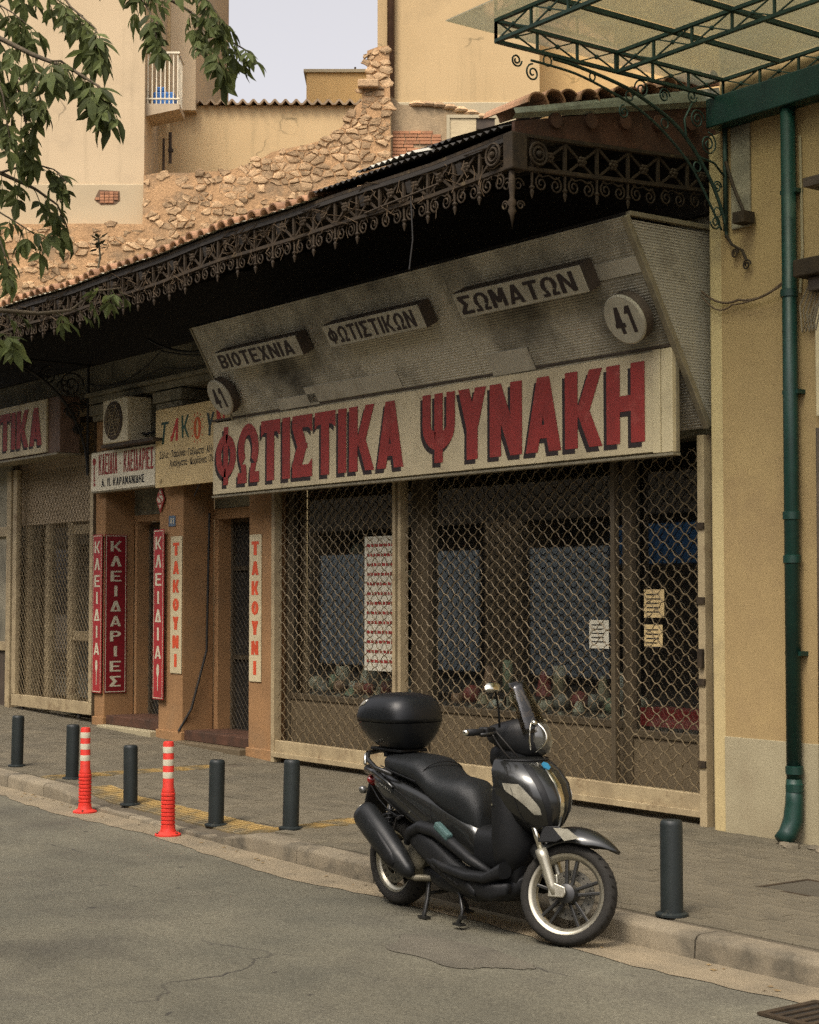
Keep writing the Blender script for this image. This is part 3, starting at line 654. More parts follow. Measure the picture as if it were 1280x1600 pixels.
g = MB(); q = .088
for sg in (1, -1):
    for k in range(-60, 95):
        x0 = -12.50 + k * q; pts = []
        for i in range(150):
            xx = x0 + sg * i * .02 * .80; zz = .52 + i * .02
            if -12.50 < xx < -10.30 and zz < 3.45: pts.append((xx, .004 * sg, zz))
        if len(pts) > 1: g.tube([pts[0], pts[-1]], .0045, 4, cap=False)
g.build('wire_mesh', m_wire, G2)
MB().box(-12.62, -10.22, -.03, .03, .36, .515).build('bottom_rail', m_steel, G2, bevel=.006)
for (a, b) in ((-12.62, -12.50), (-10.30, -10.215)): MB().box(a, b, -.032, .032, .517, 3.5).build('post', m_steel, G2, bevel=.006)
MB().box(-10.205, -10.199, -.03, .3, .2, 4.1).build('jamb_strip', m_alu, G2)
for x in (-12.3, -10.6): MB().lathe([(.03, -.015), (.03, .015)], 12, (x, 0, .33), (0, 1, 0)).build('caster', m_cable, G2)
# the far shop window at the edge of the view
FS = thing('far_shop_window', 'beige framed window with a pink poster at the edge of view', 'shop window', (-14, .05, .2))
MB().box(-12.86, -12.72, -.02, .14, .25, 3.5).box(-16, -12.862, -.02, .12, 2.62, 2.75).box(-16, -12.862, -.02, .12, 1.08, 1.2).build('window_frame', m_steel, FS, bevel=.006)
MB().box(-16, -12.864, .04, .06, 1.202, 2.618).build('poster', mat('pink_poster', (.40, .20, .17), (.22, .10, .10), sc=2.2, rough=.5, fine=.1), FS)
MB().box(-16, -12.864, .04, .06, 2.752, 3.6).build('transom', mat('left_transom', (.10, .08, .075), rough=.5), FS)
MB().box(-16, -12.864, .02, .10, .12, 1.078).build('riser', m_boxs, FS)
MB().lathe([(.14, 0), (.14, .004)], 20, (-13.05, .037, 1.98), (0, -1, 0)).build('yellow_badge', mat('badge_yellow', (.5, .42, .12), rough=.5), FS)
# ------------------------------------------------------------------ tilted corrugated fascia above the window
X, Yv, Zv = Vector((1, 0, 0)), Vector((0, 1, 0)), Vector((0, 0, 1))
FS_T = Vector((0, -.898, 4.522)); FS_B = Vector((0, -.07, 3.05))     # section of the tilted face
FV = (FS_T - FS_B).normalized(); FN = X.cross(FV).normalized()        # up the slope / outwards
if FN.y > 0: FN = -FN
FL = (FS_T - FS_B).length
def fas(x, z, off=0.):
    k = (z - FS_B.z) / (FS_T.z - FS_B.z); p = FS_B + (FS_T - FS_B) * k + FN * off; return Vector((x, p.y, p.z))
F = thing('fascia', 'tilted grime-streaked corrugated metal fascia above the main sign', 'fascia', (-3, -.1, 3.05))
def ribs(x0, x1):
    g = MB(); N = 74; prof = []
    for i in range(N):
        a = FL * i / N; p = FL / N
        for d_, o in ((0, 0), (p * .55, 0), (p * .65, .006), (p * .92, .006)): prof.append(FS_B + FV * (a + d_) + FN * o)
    prof.append(FS_T.copy())
    for p in prof: g.v += [(x0, p.y, p.z), (x1, p.y, p.z)]
    g.f = [(2 * i, 2 * i + 1, 2 * i + 3, 2 * i + 2) for i in range(len(prof) - 1)]; return g
for (a, b) in ((-6.22, -4.30), (-4.297, -2.12), (-2.117, .055)): ribs(a, b).build('cladding_sheet', m_corr, F)
# end cheek: triangle with horizontal ribs
g = MB(); N = 66
for i in range(N):
    z0 = 3.10 + (4.50 - 3.10) * i / N; z1 = 3.10 + (4.50 - 3.10) * (i + 1) / N; p = z1 - z0
    for (a, b, o) in ((z0, z0 + p * .6, 0), (z0 + p * .6, z1, .006)):
        ya = fas(0, a).y + .03; g.add([(.075 + o, ya, a), (.075 + o, .05, a), (.075 + o, .05, b), (.075 + o, fas(0, b).y + .03, b)], [(0, 1, 2, 3)])
g.build('cheek_panel', m_corr2, F)
MB().obox((.075, (FS_T.y + FS_B.y) / 2, (FS_T.z + FS_B.z) / 2), FV, X, FN, FL / 2, .028, .022).build('edge_trim', m_trim, F, bevel=.004)
MB().box(.052, .10, -.87, .05, 4.525, 4.56).build('top_trim', m_trim, F, bevel=.004)
MB().box(.085, .112, .01, .055, 3.06, 4.52).build('corner_trim', m_trim, F, bevel=.003)
MB().obox((-6.235, (FS_T.y + FS_B.y) / 2, (FS_T.z + FS_B.z) / 2), FV, X, FN, FL / 2, .012, .015).build('edge_trim', m_trim, F, bevel=.003)
MB().box(-6.2, .04, -.86, -.80, 4.50, 4.56).build('top_rail', m_dark, F)
for (x0, x1, za, zb_) in ((-.50, .05, 4.15, 4.26), (-2.0, -1.47, 3.63, 3.80), (-4.75, -3.25, 3.66, 3.80), (-5.3, -4.6, 3.64, 3.74)):
    a, b = fas((x0 + x1) / 2, za), fas((x0 + x1) / 2, zb_)
    MB().obox((a + b) / 2 + FN * .010, X, FV, FN, (x1 - x0) / 2, (b - a).length / 2, .003).build('patch_strip', m_corr2, F, bevel=.001)

def box_sign(name, lab, x0, x1, z0, z1, txt, off=.145, t=.22):
    s = thing(name, lab, 'sign', fas((x0 + x1) / 2, z0, 0), 'small box signs on the fascia')
    a, b = fas(x0, z0, off), fas(x1, z1, off); h = (fas(0, z1) - fas(0, z0)).length; c = (a + b) / 2
    MB().obox(c - FN * (off / 2 - .006), X, FV, FN, (x1 - x0) / 2, h / 2, off / 2 - .010).build('box_body', m_boxs, s, bevel=.006)
    MB().obox(c + FN * .004, X, FV, FN, (x1 - x0) / 2 - .004, h / 2 - .004, .006).build('face_panel', m_box, s, bevel=.003)
    lettering(txt, a + X * .05 + FV * (h * .15) + FN * .011, X, FV, FN, h * .70, x1 - x0 - .15, t=.20, s=.17, gap=.13, wl=.66, each=('letter', m_shad, s))
    return s
box_sign('box_sign', 'grimy letterbox sign nearest the round 41 at the dark doorway end', -5.78, -4.29, 4.106, 4.284, 'ΒΙΟΤΕΧΝΙΑ')
box_sign('box_sign', 'grimy long lettered box sign, middle one of three on the fascia', -3.83, -2.395, 4.115, 4.303, 'ΦΩΤΙΣΤΙΚΩΝ')
box_sign('box_sign', 'grimy lettered box sign nearest the ribbed end cheek of the fascia', -1.92, -.395, 4.124, 4.316, 'ΣΩΜΑΤΩΝ')
def disc_sign(x, z, lab, r=.195):
    c0 = fas(x, z, 0); c = fas(x, z, .15); s = thing('number_disc', lab, 'sign', c0, 'round number signs')
    MB().lathe([(r * .8, .02), (r, .05), (r, .13)], 32, c0, FN).build('drum', m_boxs, s, smooth=False)
    MB().lathe([(r, .131), (r, .145), (r * .94, .152)], 32, c0, FN).build('disc_face', m_box, s, auto=30)
    lettering('41', c + X * -.10 + FV * -.105 + FN * .002, X, FV, FN, .21, .20, t=.21, s=.16, gap=.14).build('number', m_shad, s)
disc_sign(-.17, 3.898, 'round drum sign 41 beside the ribbed end cheek')
disc_sign(-6.05, 3.88, 'round drum sign 41 above the cream heel-bar board')

# ------------------------------------------------------------------ main light box sign
SY = -.40
MS_ = S = thing('main_sign', 'long cream light box sign with tall red shadowed letters over the window', 'sign', (-3.3, -.3, 2.85))
MB().box(-6.64, .050, SY + .03, -.33, 2.855, 3.628).build('box_body', m_trim, S, bevel=.008)
for (a, b) in ((-6.635, -4.50), (-4.496, -2.30), (-2.296, -.155)): MB().box(a, b, SY, SY + .029, 2.87, 3.615).build('face_panel', m_sign, S, bevel=.003)
MB().box(-.150, -.075, SY - .012, SY + .029, 2.858, 3.625).box(-.07, .018, SY - .004, SY + .029, 2.858, 3.625).box(.022, .052, SY - .012, SY + .029, 2.858, 3.625).build('end_frame', m_sign, S, bevel=.004)
MB().box(-6.65, .051, SY - .010, -.328, 2.832, 2.853).build('bottom_trim', m_trim, S, bevel=.004)
MB().box(-6.65, .051, SY - .010, -.328, 3.630, 3.652).build('top_trim', m_boxs, S, bevel=.004)
gl = dict(t=.235, s=.20, gap=.075, wl=.60)
zl, hl = 2.955, .60
for nm, m, dx, dz, lf in (('letter_shadow', m_shad, -.035, -.038, .0025), ('letter', m_red, 0, 0, .0050)):
    lettering('ΦΩΤΙΣΤΙΚΑ', (-6.57 + dx, SY, zl + dz), X, Zv, -Yv, hl, 3.30, lift=lf, each=(nm, m, S), **gl)
    lettering('ΨΥΝΑΚΗ', (-2.985 + dx, SY, zl + dz), X, Zv, -Yv, hl, 2.745, lift=lf, each=(nm, m, S), **gl)

# ------------------------------------------------------------------ neighbouring signs
S = thing('light_box_sign', 'cream light box with red letters over the mesh gate, cut by the picture edge', 'sign', (-11.5, -.3, 3.6))
MB().box(-16, -10.45, -.37, -.1, 3.58, 4.28).build('box_body', mat('sign_side_brown', (.16, .10, .075), rough=.6), S, bevel=.01)
MB().box(-16, -10.78, SY, -.371, 3.60, 4.265).build('face_panel', m_sign, S, bevel=.003)
MB().box(-16, -10.45, -.41, -.08, 3.55, 3.577).build('bottom_trim', m_trim, S, bevel=.004)
for nm, m, dx, dz, lf in (('letter_shadow', m_shad, -.03, -.03, .0025), ('letter', m_red, 0, 0, .005)):
    lettering('ΦΩΤΙΣΤΙΚΑ', (-13.90 + dx, SY, 3.70 + dz), X, Zv, -Yv, .48, 3.0, lift=lf, each=(nm, m, S), **gl)
S = thing('key_shop_sign', 'white box sign with red condensed letters and a red key over the key shop door', 'sign', (-9.2, -.1, 3.05))
MB().box(-10.10, -8.43, -.11, .0, 3.06, 3.56).build('box_body', m_trim, S, bevel=.006)
MB().box(-10.08, -8.45, -.12, -.1105, 3.08, 3.545).build('face_panel', mat('sign_white', (.72, .66, .54), (.64, .58, .47), sc=2, rough=.5, bump=.02, fine=.05), S)
lettering('ΚΛΕΙΔΙΑ - ΚΛΕΙΔΑΡΙΕΣ', (-9.88, -.12, 3.27), X, Zv, -Yv, .25, 1.40, t=.22, s=.11, gap=.09, each=('letter', m_red, S))
lettering('Α. Π. ΚΑΡΑΜΑΝΙΔΗΣ', (-9.80, -.12, 3.125), X, Zv, -Yv, .095, 1.10, t=.20, s=.17, each=('small_letter', m_black, S))
MB().lathe([(.045, 0), (.045, .002)], 16, (-10.0, -.121, 3.44), (0, -1, 0)).box(-10.012, -9.988, -.1232, -.1212, 3.14, 3.40).box(-9.988, -9.965, -.1234, -.1214, 3.15, 3.17).box(-9.988, -9.968, -.1234, -.1214, 3.20, 3.22).build('key_emblem', m_red, S)

S = thing('heel_bar_board', 'cream board with playful coloured capitals, tucked behind the main sign', 'sign', (-7.6, -.15, 3.03))
MB().box(-8.36, -6.35, -.16, -.12, 3.035, 3.92).build('board', m_board, S, bevel=.004)
cols = [('Τ', (.03, .07, .05)), ('Λ', (.55, .05, .04)), ('Κ', (.03, .08, .05)), ('Ο', (.62, .12, .03)), ('Υ', (.03, .05, .05)), ('Ν', (.55, .05, .04)), ('Ι', (.03, .08, .05))]
for i, (c, cc) in enumerate(cols):
    g = lettering(c, (-8.27 + .262 * i, -.16, 3.52 + .02 * ((i * 7) % 3)), X, Zv, -Yv, .25, .17 if c != 'Ι' else .04, t=.17 if c != 'Ο' else .22, s=.12, wl=.6, shear=(.18, .25, -.05, 0, .1, -.1, .05)[i])
    if c == 'Ο':
        cx, cz = -8.27 + .262 * i + .085, 3.52 + .125
        for k in range(12):
            a = 2 * pi * k / 12; MB().add([(cx + .115 * cos(a - .08), -.1625, cz + .15 * sin(a - .08)), (cx + .115 * cos(a + .08), -.1625, cz + .15 * sin(a + .08)), (cx + .145 * cos(a), -.1625, cz + .19 * sin(a))], [(0, 1, 2)]).build('sun_ray', m_orng, S)
    if c == 'Λ': g.box(-8.0 - .0, -7.94, -.1640, -.1622, 3.575, 3.60)
    g.build('letter', mat('letter_paint_%d' % i, cc, rough=.5, bump=.02), S)
# two small printed lines
def font_line(txt, o, h, width):
    cu = bpy.data.curves.new('tmp', 'FONT'); cu.body = txt; cu.size = 1; cu.offset = .012
    ob = bpy.data.objects.new('tmp', cu); COL.objects.link(ob); bpy.context.view_layer.update()
    dg = bpy.context.evaluated_depsgraph_get(); me = ob.evaluated_get(dg).to_mesh()
    vs = [v.co.copy() for v in me.vertices]; fs = [tuple(p.vertices) for p in me.polygons]
    ob.evaluated_get(dg).to_mesh_clear(); bpy.data.objects.remove(ob); bpy.data.curves.remove(cu)
    W = max(v.x for v in vs); k = width / W; o = Vector(o)
    return MB().add([o + X * (v.x * k) + Zv * (v.y * h) - Yv * .0025 for v in vs], fs)
font_line('Σόλες · Τακούνια · Γαζώματα · Αλλαγή χρωμάτων', (-8.26, -.16, 3.36), .105, 1.72).build('small_print', m_black, S)['kind'] = 'stuff'
font_line('Ανοίγματα · Κορδόνια · Πάτοι · Κρέμες', (-8.02, -.16, 3.255), .105, 1.45).build('small_print', m_black, S)['kind'] = 'stuff'
MB().lathe([(.028, 0), (.028, .002)], 14, (-8.22, -.162, 3.10), (0, -1, 0)).build('maker_mark', mat('mark_tan', (.42, .30, .15), rough=.6), S)

def strip_sign(name, lab, grp, x0, x1, z0, z1, y, txt, board, ink, border=None, spoon=False, side=None, lw=.60, top=.05, wt=.18):
    """vertical strip: on the street face (y) or, with side=(x, y0, y1), on the pillar's return face"""
    u, n_ = (X, -Yv) if side is None else (Yv, X)
    o = Vector((x0, y, z0)) if side is None else Vector((side[0], side[1], z0)); W = (x1 - x0) if side is None else side[2] - side[1]; H = z1 - z0
    s = thing(name, lab, 'sign', o, grp)
    MB().obox(o + u * W / 2 + Zv * H / 2 + n_ * .006, u, Zv, n_, W / 2, H / 2, .005).build('board', board, s, bevel=.002)
    if border:
        k = .012; b = MB()
        for (a0, b0, a1, b1) in ((k, k, W - k, k * 1.7), (k, H - 1.7 * k, W - k, H - k), (k, 1.7 * k, 1.7 * k, H - 1.7 * k), (W - 1.7 * k, 1.7 * k, W - k, H - 1.7 * k)):
            b.add([o + u * p + Zv * q + n_ * .0125 for p, q in ((a0, b0), (a1, b0), (a1, b1), (a0, b1))], [(0, 1, 2, 3)])
        b.build('border_line', border, s)
    g = MB(); N = len(txt); free = H - top * 2 - (.38 if spoon else 0); p = free / N; hh = p * .70
    for i, c in enumerate(txt):
        w = W * lw if c != 'Ι' else W * lw * wt * 1.6
        zz = H - top - p * i - p * .85
        lettering(c, o + u * (W / 2 - w / 2) + Zv * zz + n_ * .011, u, Zv, n_, hh, w, t=wt, s=wt * .78, each=('letter', ink, s))
    if spoon:
        c = o + u * W / 2 + n_ * .0128; q = [(.0, .40), (.018, .39), (.026, .35), (.024, .29), (.010, .265), (.007, .25), (.007, .10), (-.007, .10), (-.007, .25), (-.010, .265), (-.024, .29), (-.026, .35), (-.018, .39)]
        MB().add([c + u * a * 1.15 + Zv * b for a, b in q], [tuple(range(len(q)))]).build('key_emblem', ink, s)
    return s
G_ = 'vertical red key shop signs'
strip_sign('strip_sign', 'narrow red enamel strip sign on the front of the first pillar', G_, -10.19, -9.945, .64, 2.56, -.024, 'ΚΛΕΙΔΙΑ', m_red2, m_white, m_white, True)
strip_sign('strip_sign', 'wide dark red enamel sign on the inner side of the first pillar', G_, 0, 1, .64, 2.56, 0, 'ΚΛΕΙΔΑΡΙΕΣ', mat('enamel_dark_red', (.20, .012, .020), (.16, .012, .016), sc=3, rough=.45, bump=.02), m_white, m_white, False, side=(-9.932, -.005, .29), lw=.5)
strip_sign('strip_sign', 'narrow red enamel strip sign at the edge of the pillar right of the key door', G_, -8.575, -8.33, .64, 2.57, -.05, 'ΚΛΕΙΔΙΑ', m_red2, m_white, m_white, True)
G_ = 'vertical white heel bar signs'
strip_sign('banner_sign', 'white strip sign with orange-red capitals beside the red key strip', G_, -8.255, -7.998, .945, 2.485, -.002, 'ΤΑΚΟΥΝΙ', m_sign, m_orng, lw=.56, top=.04, wt=.27)
strip_sign('banner_sign', 'white strip sign with orange-red capitals on the pillar by the main grille', G_, -6.535, -6.30, .92, 2.455, -.002, 'ΤΑΚΟΥΝΙ', m_sign, m_orng, lw=.60, top=.04, wt=.27)
S = thing('house_number', 'small blue enamel house number plate above the white strip sign', 'sign', (-8.24, 0, 2.6))
MB().box(-8.315, -8.165, -.010, -.001, 2.60, 2.722).build('plate', mat('enamel_blue', (.09, .13, .20), rough=.4, bump=.02), S, bevel=.002)
lettering('41', (-8.285, -.010, 2.625), X, Zv, -Yv, .072, .09, t=.16, s=.14, gap=.14).build('number', m_white, S)
S = thing('diamond_sign', 'small red and white diamond emblem sign hanging beside the key door', 'sign', (-8.50, -.06, 2.8))
q = lambda r: [(-8.48 + .62 * r, 2.92), (-8.48, 2.92 + r), (-8.48 - .62 * r, 2.92), (-8.48, 2.92 - r)]
MB().prism([(a, b) for a, b in q(.155)], (0, -.02, 0), X, Zv, Yv, -.012).build('plate', m_red, S)
MB().add([(a, -.0335, b) for a, b in q(.115)], [(0, 1, 2, 3)]).build('inner_field', m_white, S)
g = MB()
for pts in ([(-8.445, 2.965), (-8.50, 2.985), (-8.515, 2.945), (-8.445, 2.90), (-8.46, 2.86), (-8.515, 2.875)],):
    for a, b in zip(pts, pts[1:]): g.bar((a[0], -.0352, a[1]), (b[0], -.0352, b[1]), .022, .002, up=(0, 1, 0))
g.build('emblem', m_red, S)
MB().box(-8.56, -8.40, -.007, -.001, 2.905, 2.935).build('bracket', m_iron, S)

# ------------------------------------------------------------------ air conditioner and cables in the recess
# wall anchors behind the light box
MB().box(-5.5, -5.42, -.33, .05, 3.2, 3.28).box(-3.2, -3.12, -.33, .05, 3.2, 3.28).box(-.9, -.82, -.33, .05, 3.2, 3.28).build('stand_off', m_trim, MS_)
A = thing('air_conditioner', 'white outdoor air conditioner unit on a ledge above the key shop sign', 'air conditioner', (-9.1, -.15, 3.58))
MB().box(-9.42, -8.79, -.30, .02, 3.60, 4.12).build('casing', mat('ac_white', (.60, .53, .40), (.52, .46, .34), sc=3, rough=.55, bump=.03, fine=.06), A, bevel=.015)
MB().lathe([(.225, 0), (.225, .012), (.20, .014)], 32, (-9.13, -.302, 3.86), (0, -1, 0)).build('fan_shroud', m_boxs, A)
g = MB()
for r in (.06, .10, .14, .18): g.tube([(-9.13 + r * cos(a), -.322, 3.86 + r * sin(a)) for a in [2 * pi * i / 24 for i in range(24)]], .004, 4, closed=True)
for k in range(6): g.bar((-9.13, -.326, 3.86), (-9.13 + .21 * cos(k * pi / 3), -.326, 3.86 + .21 * sin(k * pi / 3)), .007)
g.build('fan_guard', m_steel, A)
MB().box(-9.5, -8.2, -.28, .38, 3.565, 3.598).build('ledge', m_boxs, A)
MB().tube([(-8.79, -.1, 3.7), (-8.70, -.1, 3.68), (-8.62, .1, 3.75), (-8.60, .38, 3.9)], .016).build('refrigerant_pipe', m_cable, A, smooth=True)
def cable(lab, pts, r=.012, nm='cable', n=24, sag=0., m=None):
    """catenary-like run through given points"""
    out = []
    P3 = [Vector(p) for p in pts]
    for i in range(len(P3) - 1):
        a, b = P3[i], P3[i + 1]; sg = sag if not isinstance(sag, (list, tuple)) else sag[i]
        for k in range(n if i == len(P3) - 2 else n - 1):
            t_ = k / (n - 1); p = a.lerp(b, t_); p.z -= sg * 4 * t_ * (1 - t_); out.append(p)
    return tag(MB().tube(out, r, 6).build(nm, m or m_cable, smooth=True), lab, 'cable', 'cables on the front')
cable('thick black cable sagging from the canopy to the tilted fascia', [(-8.3, -.3, 4.72), (-7.0, -.12, 4.50), (-6.3, -.15, 4.55)], .016, sag=[.10, .05])
cable('thin black cable draped along the wall above the air conditioner', [(-10.2, -.1, 4.42), (-8.3, -.13, 4.60), (-6.4, -.12, 4.40)], .009, sag=[.16, .06])
cable('second thin cable drooping below the cornice', [(-9.9, -.14, 4.36), (-8.2, -.15, 4.40), (-6.3, -.2, 4.42)], .008, sag=[.06, .10])
cable('black cable running down the dark doorway corner to the step', [(-7.93, .30, 2.75), (-7.94, .28, 1.2), (-7.96, .10, .55), (-8.02, -.03, .30)], .014, sag=0)
cable('loose white wire end hanging under the cream board', [(-7.38, -.13, 3.05), (-7.50, -.14, 2.90)], .006)
cable('electric wires drooping across the ochre wall to the green pipe', [(.12, -.17, 4.05), (.50, -.19, 3.93), (.985, -.24, 4.0)], .009, sag=[.05, .05], m=m_cableb)
cable('thin wire twisted below the drooping electric wires', [(.12, -.175, 4.02), (.45, -.20, 3.90), (.985, -.245, 3.975)], .006, sag=[.07, .03], m=m_cableb)

# ------------------------------------------------------------------ street canopy with cast iron frieze
CY, CX1, CX0 = -1.95, .10, -15.2
def eave(x): return 4.955 + .006 * x + .012 * sin(x * 1.3) + .008 * sin(x * 3.1 + 1)
K = thing('iron_canopy', 'old street canopy with rusty cast iron lattice frieze and clay tile edge', 'canopy', (-6, -1, 4.4))
# roof deck and soffit
g = MB(); xs = [CX0 + .5 * i for i in range(31)] + [CX1]
for x in xs: e = eave(x); g.v += [(x, CY - .02, e - .02), (x, .03, e + .53), (x, .03, e + .47), (x, CY - .02, e - .07)]
for i in range(len(xs) - 1):
    for j in range(4): g.f.append((4 * i + j, 4 * i + (j + 1) % 4, 4 * i + 4 + (j + 1) % 4, 4 * i + 4 + j))
g.f += [(0, 1, 2, 3), tuple(4 * (len(xs) - 1) + j for j in (3, 2, 1, 0))]
g.build('roof_deck', m_dark, K)
x = -.5
while x > CX0:
    e = eave(x); MB().obox((x, -.96, e + .14), (0, 1.98, .53), (1, 0, 0), (0, -.53, 1.98), .5, .03, .04 / 2).build('rafter', m_dark, K); x -= .6
# lower tin lip along the eave, then the tiles
g = MB(); xs = [CX0 + .06 * i for i in range(int((-2.2 - CX0) / .06))]
for i, x in enumerate(xs): e = eave(x) + .008 + (.010 if i % 2 else 0) + R.uniform(-.003, .003); g.v += [(x, CY - .06, e - .012), (x, CY + .25, e + .06)]
g.f = [(2 * i, 2 * i + 2, 2 * i + 3, 2 * i + 1) for i in range(len(xs) - 1)]
g.build('tin_lip', mat('pale_tin', (.50, .46, .38), (.36, .33, .27), sc=6, rough=.6, bump=.1), K)
def barrel(L=.42, r=.085, up=1):
    m = MB(); n = 9; a_, b_ = [], []
    for k, rr in ((0, r), (1, r * .8)):
        ring = [(rr * cos(pi * i / (n - 1)), k * L, rr * sin(pi * i / (n - 1)) * .9) for i in range(n)]
        inner = [((rr - .014) * cos(pi * i / (n - 1)), k * L, (rr - .014) * sin(pi * i / (n - 1)) * .9) for i in reversed(range(n))]
        (a_ if k == 0 else b_).extend(ring + inner)
    return m.rings([a_, b_])
tm = barrel(.42, .070).mesh('roof_tile', m_tile)
x = -2.35; i = 0
while x > CX0:
    o = bpy.data.objects.new('roof_tile', tm); COL.objects.link(o); attach(o, K)
    o.location = (x, CY - .03 + R.uniform(-.02, .02), eave(x) + .018 + R.uniform(-.008, .010)); o.rotation_euler = (radians(15), R.uniform(-.06, .06), R.uniform(-.06, .06))
    s_ = R.uniform(.9, 1.05); o.scale = (s_, 1, s_); x -= R.uniform(.165, .19); i += 1
# black corrugated sheets lying over the eave near the corner
def corr_sheet(x0, x1, y0, z0, y1, z1, p=.076, a=.012):
    g = MB(); n = int((x1 - x0) / p * 4)
    for i in range(n + 1): x = x0 + (x1 - x0) * i / n; d_ = a * sin(i * pi / 2); g.v += [(x, y0, z0 + d_), (x, y1, z1 + d_)]
    g.f = [(2 * i, 2 * i + 2, 2 * i + 3, 2 * i + 1) for i in range(n)]; return g
corr_sheet(-2.3, .06, CY - .06, 4.985, -.6, 5.40).build('corrugated_sheet', m_tind, K)
corr_sheet(-2.15, -.9, CY + .25, 5.16, -.4, 5.66).build('corrugated_sheet', m_tind, K)
corr_sheet(-1.75, -1.15, CY + .10, 5.10, -1.2, 5.30).build('corrugated_sheet', mat('bright_tin', (.55, .53, .48), rough=.45, metal=.3), K)
# frieze module: bars, saltire, rosette, C scrolls and a drop
PITCH_F = .30
def frieze_module(drop=True, long_=False):
    m = MB(); h0, h1 = -.24, -.035; w = PITCH_F
    m.box(-.011, .011, -.010, .010, h0, h1)
    for (a, b) in (((.011, h0), (w - .011, h1)), ((.011, h1), (w - .011, h0))):
        m.bar((a[0], 0, a[1]), (b[0], 0, b[1]), .017, .010, up=(0, 1, 0))
    cx, cz = w / 2, (h0 + h1) / 2
    for k in range(6):
        a = k * pi / 3; m.ball((cx + .026 * cos(a), -.012, cz + .026 * sin(a)), .015, 6, 4)
    m.ball((cx, -.018, cz), .014, 6, 4)
    for sx in (-1, 1):
        c = (w / 2 + sx * .066, 0, h0 - .085)
        m.tube(spiral(c, (1, 0, 0), (0, 0, 1), .058, .012, 1.5, pi / 2, 16, -sx), .0065, 4)
    m.tube([(w / 2 - .1, 0, h0 - .02), (w / 2 - .06, 0, h0 - .04), (w / 2, 0, h0 - .02), (w / 2 + .06, 0, h0 - .04), (w / 2 + .1, 0, h0 - .02)], .0065, 4)
    if drop:
        L = .20 if not long_ else .30
        m.tube([(0, 0, h0 - .02), (0, 0, h0 - L * .55), (0, 0, h0 - L * .62), (0, 0, h0 - L * .70), (0, 0, h0 - L * .78), (0, 0, h0 - L)], [.011, .009, .022, .010, .016, .003], 6)
    return m
mA = frieze_module().mesh('frieze_panel', m_iron); mB_ = frieze_module(False).mesh('frieze_panel', m_iron)
x = CX1 - .30; i = 0
while x > CX0:
    if not (-12.2 < x < -11.9):
        o = bpy.data.objects.new('frieze_panel', mA if i % 9 != 4 else mB_); COL.objects.link(o); attach(o, K)
        o.location = (x - .06, CY, eave(x) + R.uniform(-.006, .006)); o.rotation_euler = (R.uniform(-.03, .03), R.uniform(-.015, .015), 0)
    x -= PITCH_F; i += 1
for i in range(6):
    o = bpy.data.objects.new('frieze_panel', mB_ if i > 3 else mA); COL.objects.link(o); attach(o, K)
    o.location = (CX1, CY + .16 + PITCH_F * i, 4.955 + .018 * i + R.uniform(-.003, .003)); o.rotation_euler = (0, 0, pi / 2)
g = MB(); xs = [CX0 + .6 * i for i in range(26)] + [CX1]
for z0, z1, hw in ((-.262, -.236, .018), (-.036, -.012, .022)):
    for a, b in zip(xs, xs[1:]): g.add([(q, CY + sy * hw, eave(q) + zz) for q in (a, b) for sy in (-1, 1) for zz in (z0, z1)], [(0, 1, 3, 2), (4, 6, 7, 5), (0, 4, 5, 1), (2, 3, 7, 6), (0, 2, 6, 4), (1, 5, 7, 3)])
g.build('frieze_rail', m_iron, K)
g = MB()
for z0, z1, hw in ((-.262, -.236, .018), (-.036, -.012, .022)):
    a, b = Vector((CX1, CY, 4.955 + (z0 + z1) / 2)), Vector((CX1, .02, 5.065 + (z0 + z1) / 2)); g.bar(a, b, hw * 2, z1 - z0)
g.build('side_frieze_rail', m_iron, K)
# corner post with rosettes and the long drop
cp = MB().box(CX1 - .07, CX1 + .03, CY - .04, CY + .10, 4.69, 4.945).build('corner_block', m_iron, K, bevel=.01)
for sd in (0, 1):
    g = MB()
    for r in (.075, .045): g.tube([(CX1 + .036, CY + .19 + r * cos(a), 4.82 + r * sin(a)) if sd else (CX1 - .17 + r * cos(a), CY - .045, 4.82 + r * sin(a)) for a in [2 * pi * i / 20 for i in range(20)]], .010, 5, closed=True)
    g.ball((CX1 + .04, CY + .19, 4.82) if sd else (CX1 - .17, CY - .05, 4.82), .022); g.build('rosette', m_iron, cp)
MB().lathe([(.022, 0), (.024, -.12), (.016, -.2), (.034, -.235), (.02, -.26), (.030, -.29), (.016, -.32), (.003, -.40)], 10, (CX1 - .02, CY, 4.70)).build('corner_drop', m_iron, cp, smooth=True)
for sx, sy in ((-1, 0), (0, 1)):
    for k, (dz, r) in enumerate(((-.10, .05), (-.24, .035))):
        c = (CX1 - .02 + sx * (.055 + .02 * k), CY + sy * (.055 + .02 * k), 4.70 + dz); MB().tube(spiral(c, (abs(sx), abs(sy), 0), (0, 0, 1), r, .01, 1.4, 0, 18, 1), .006, 4).build('corner_scroll', m_iron, cp)
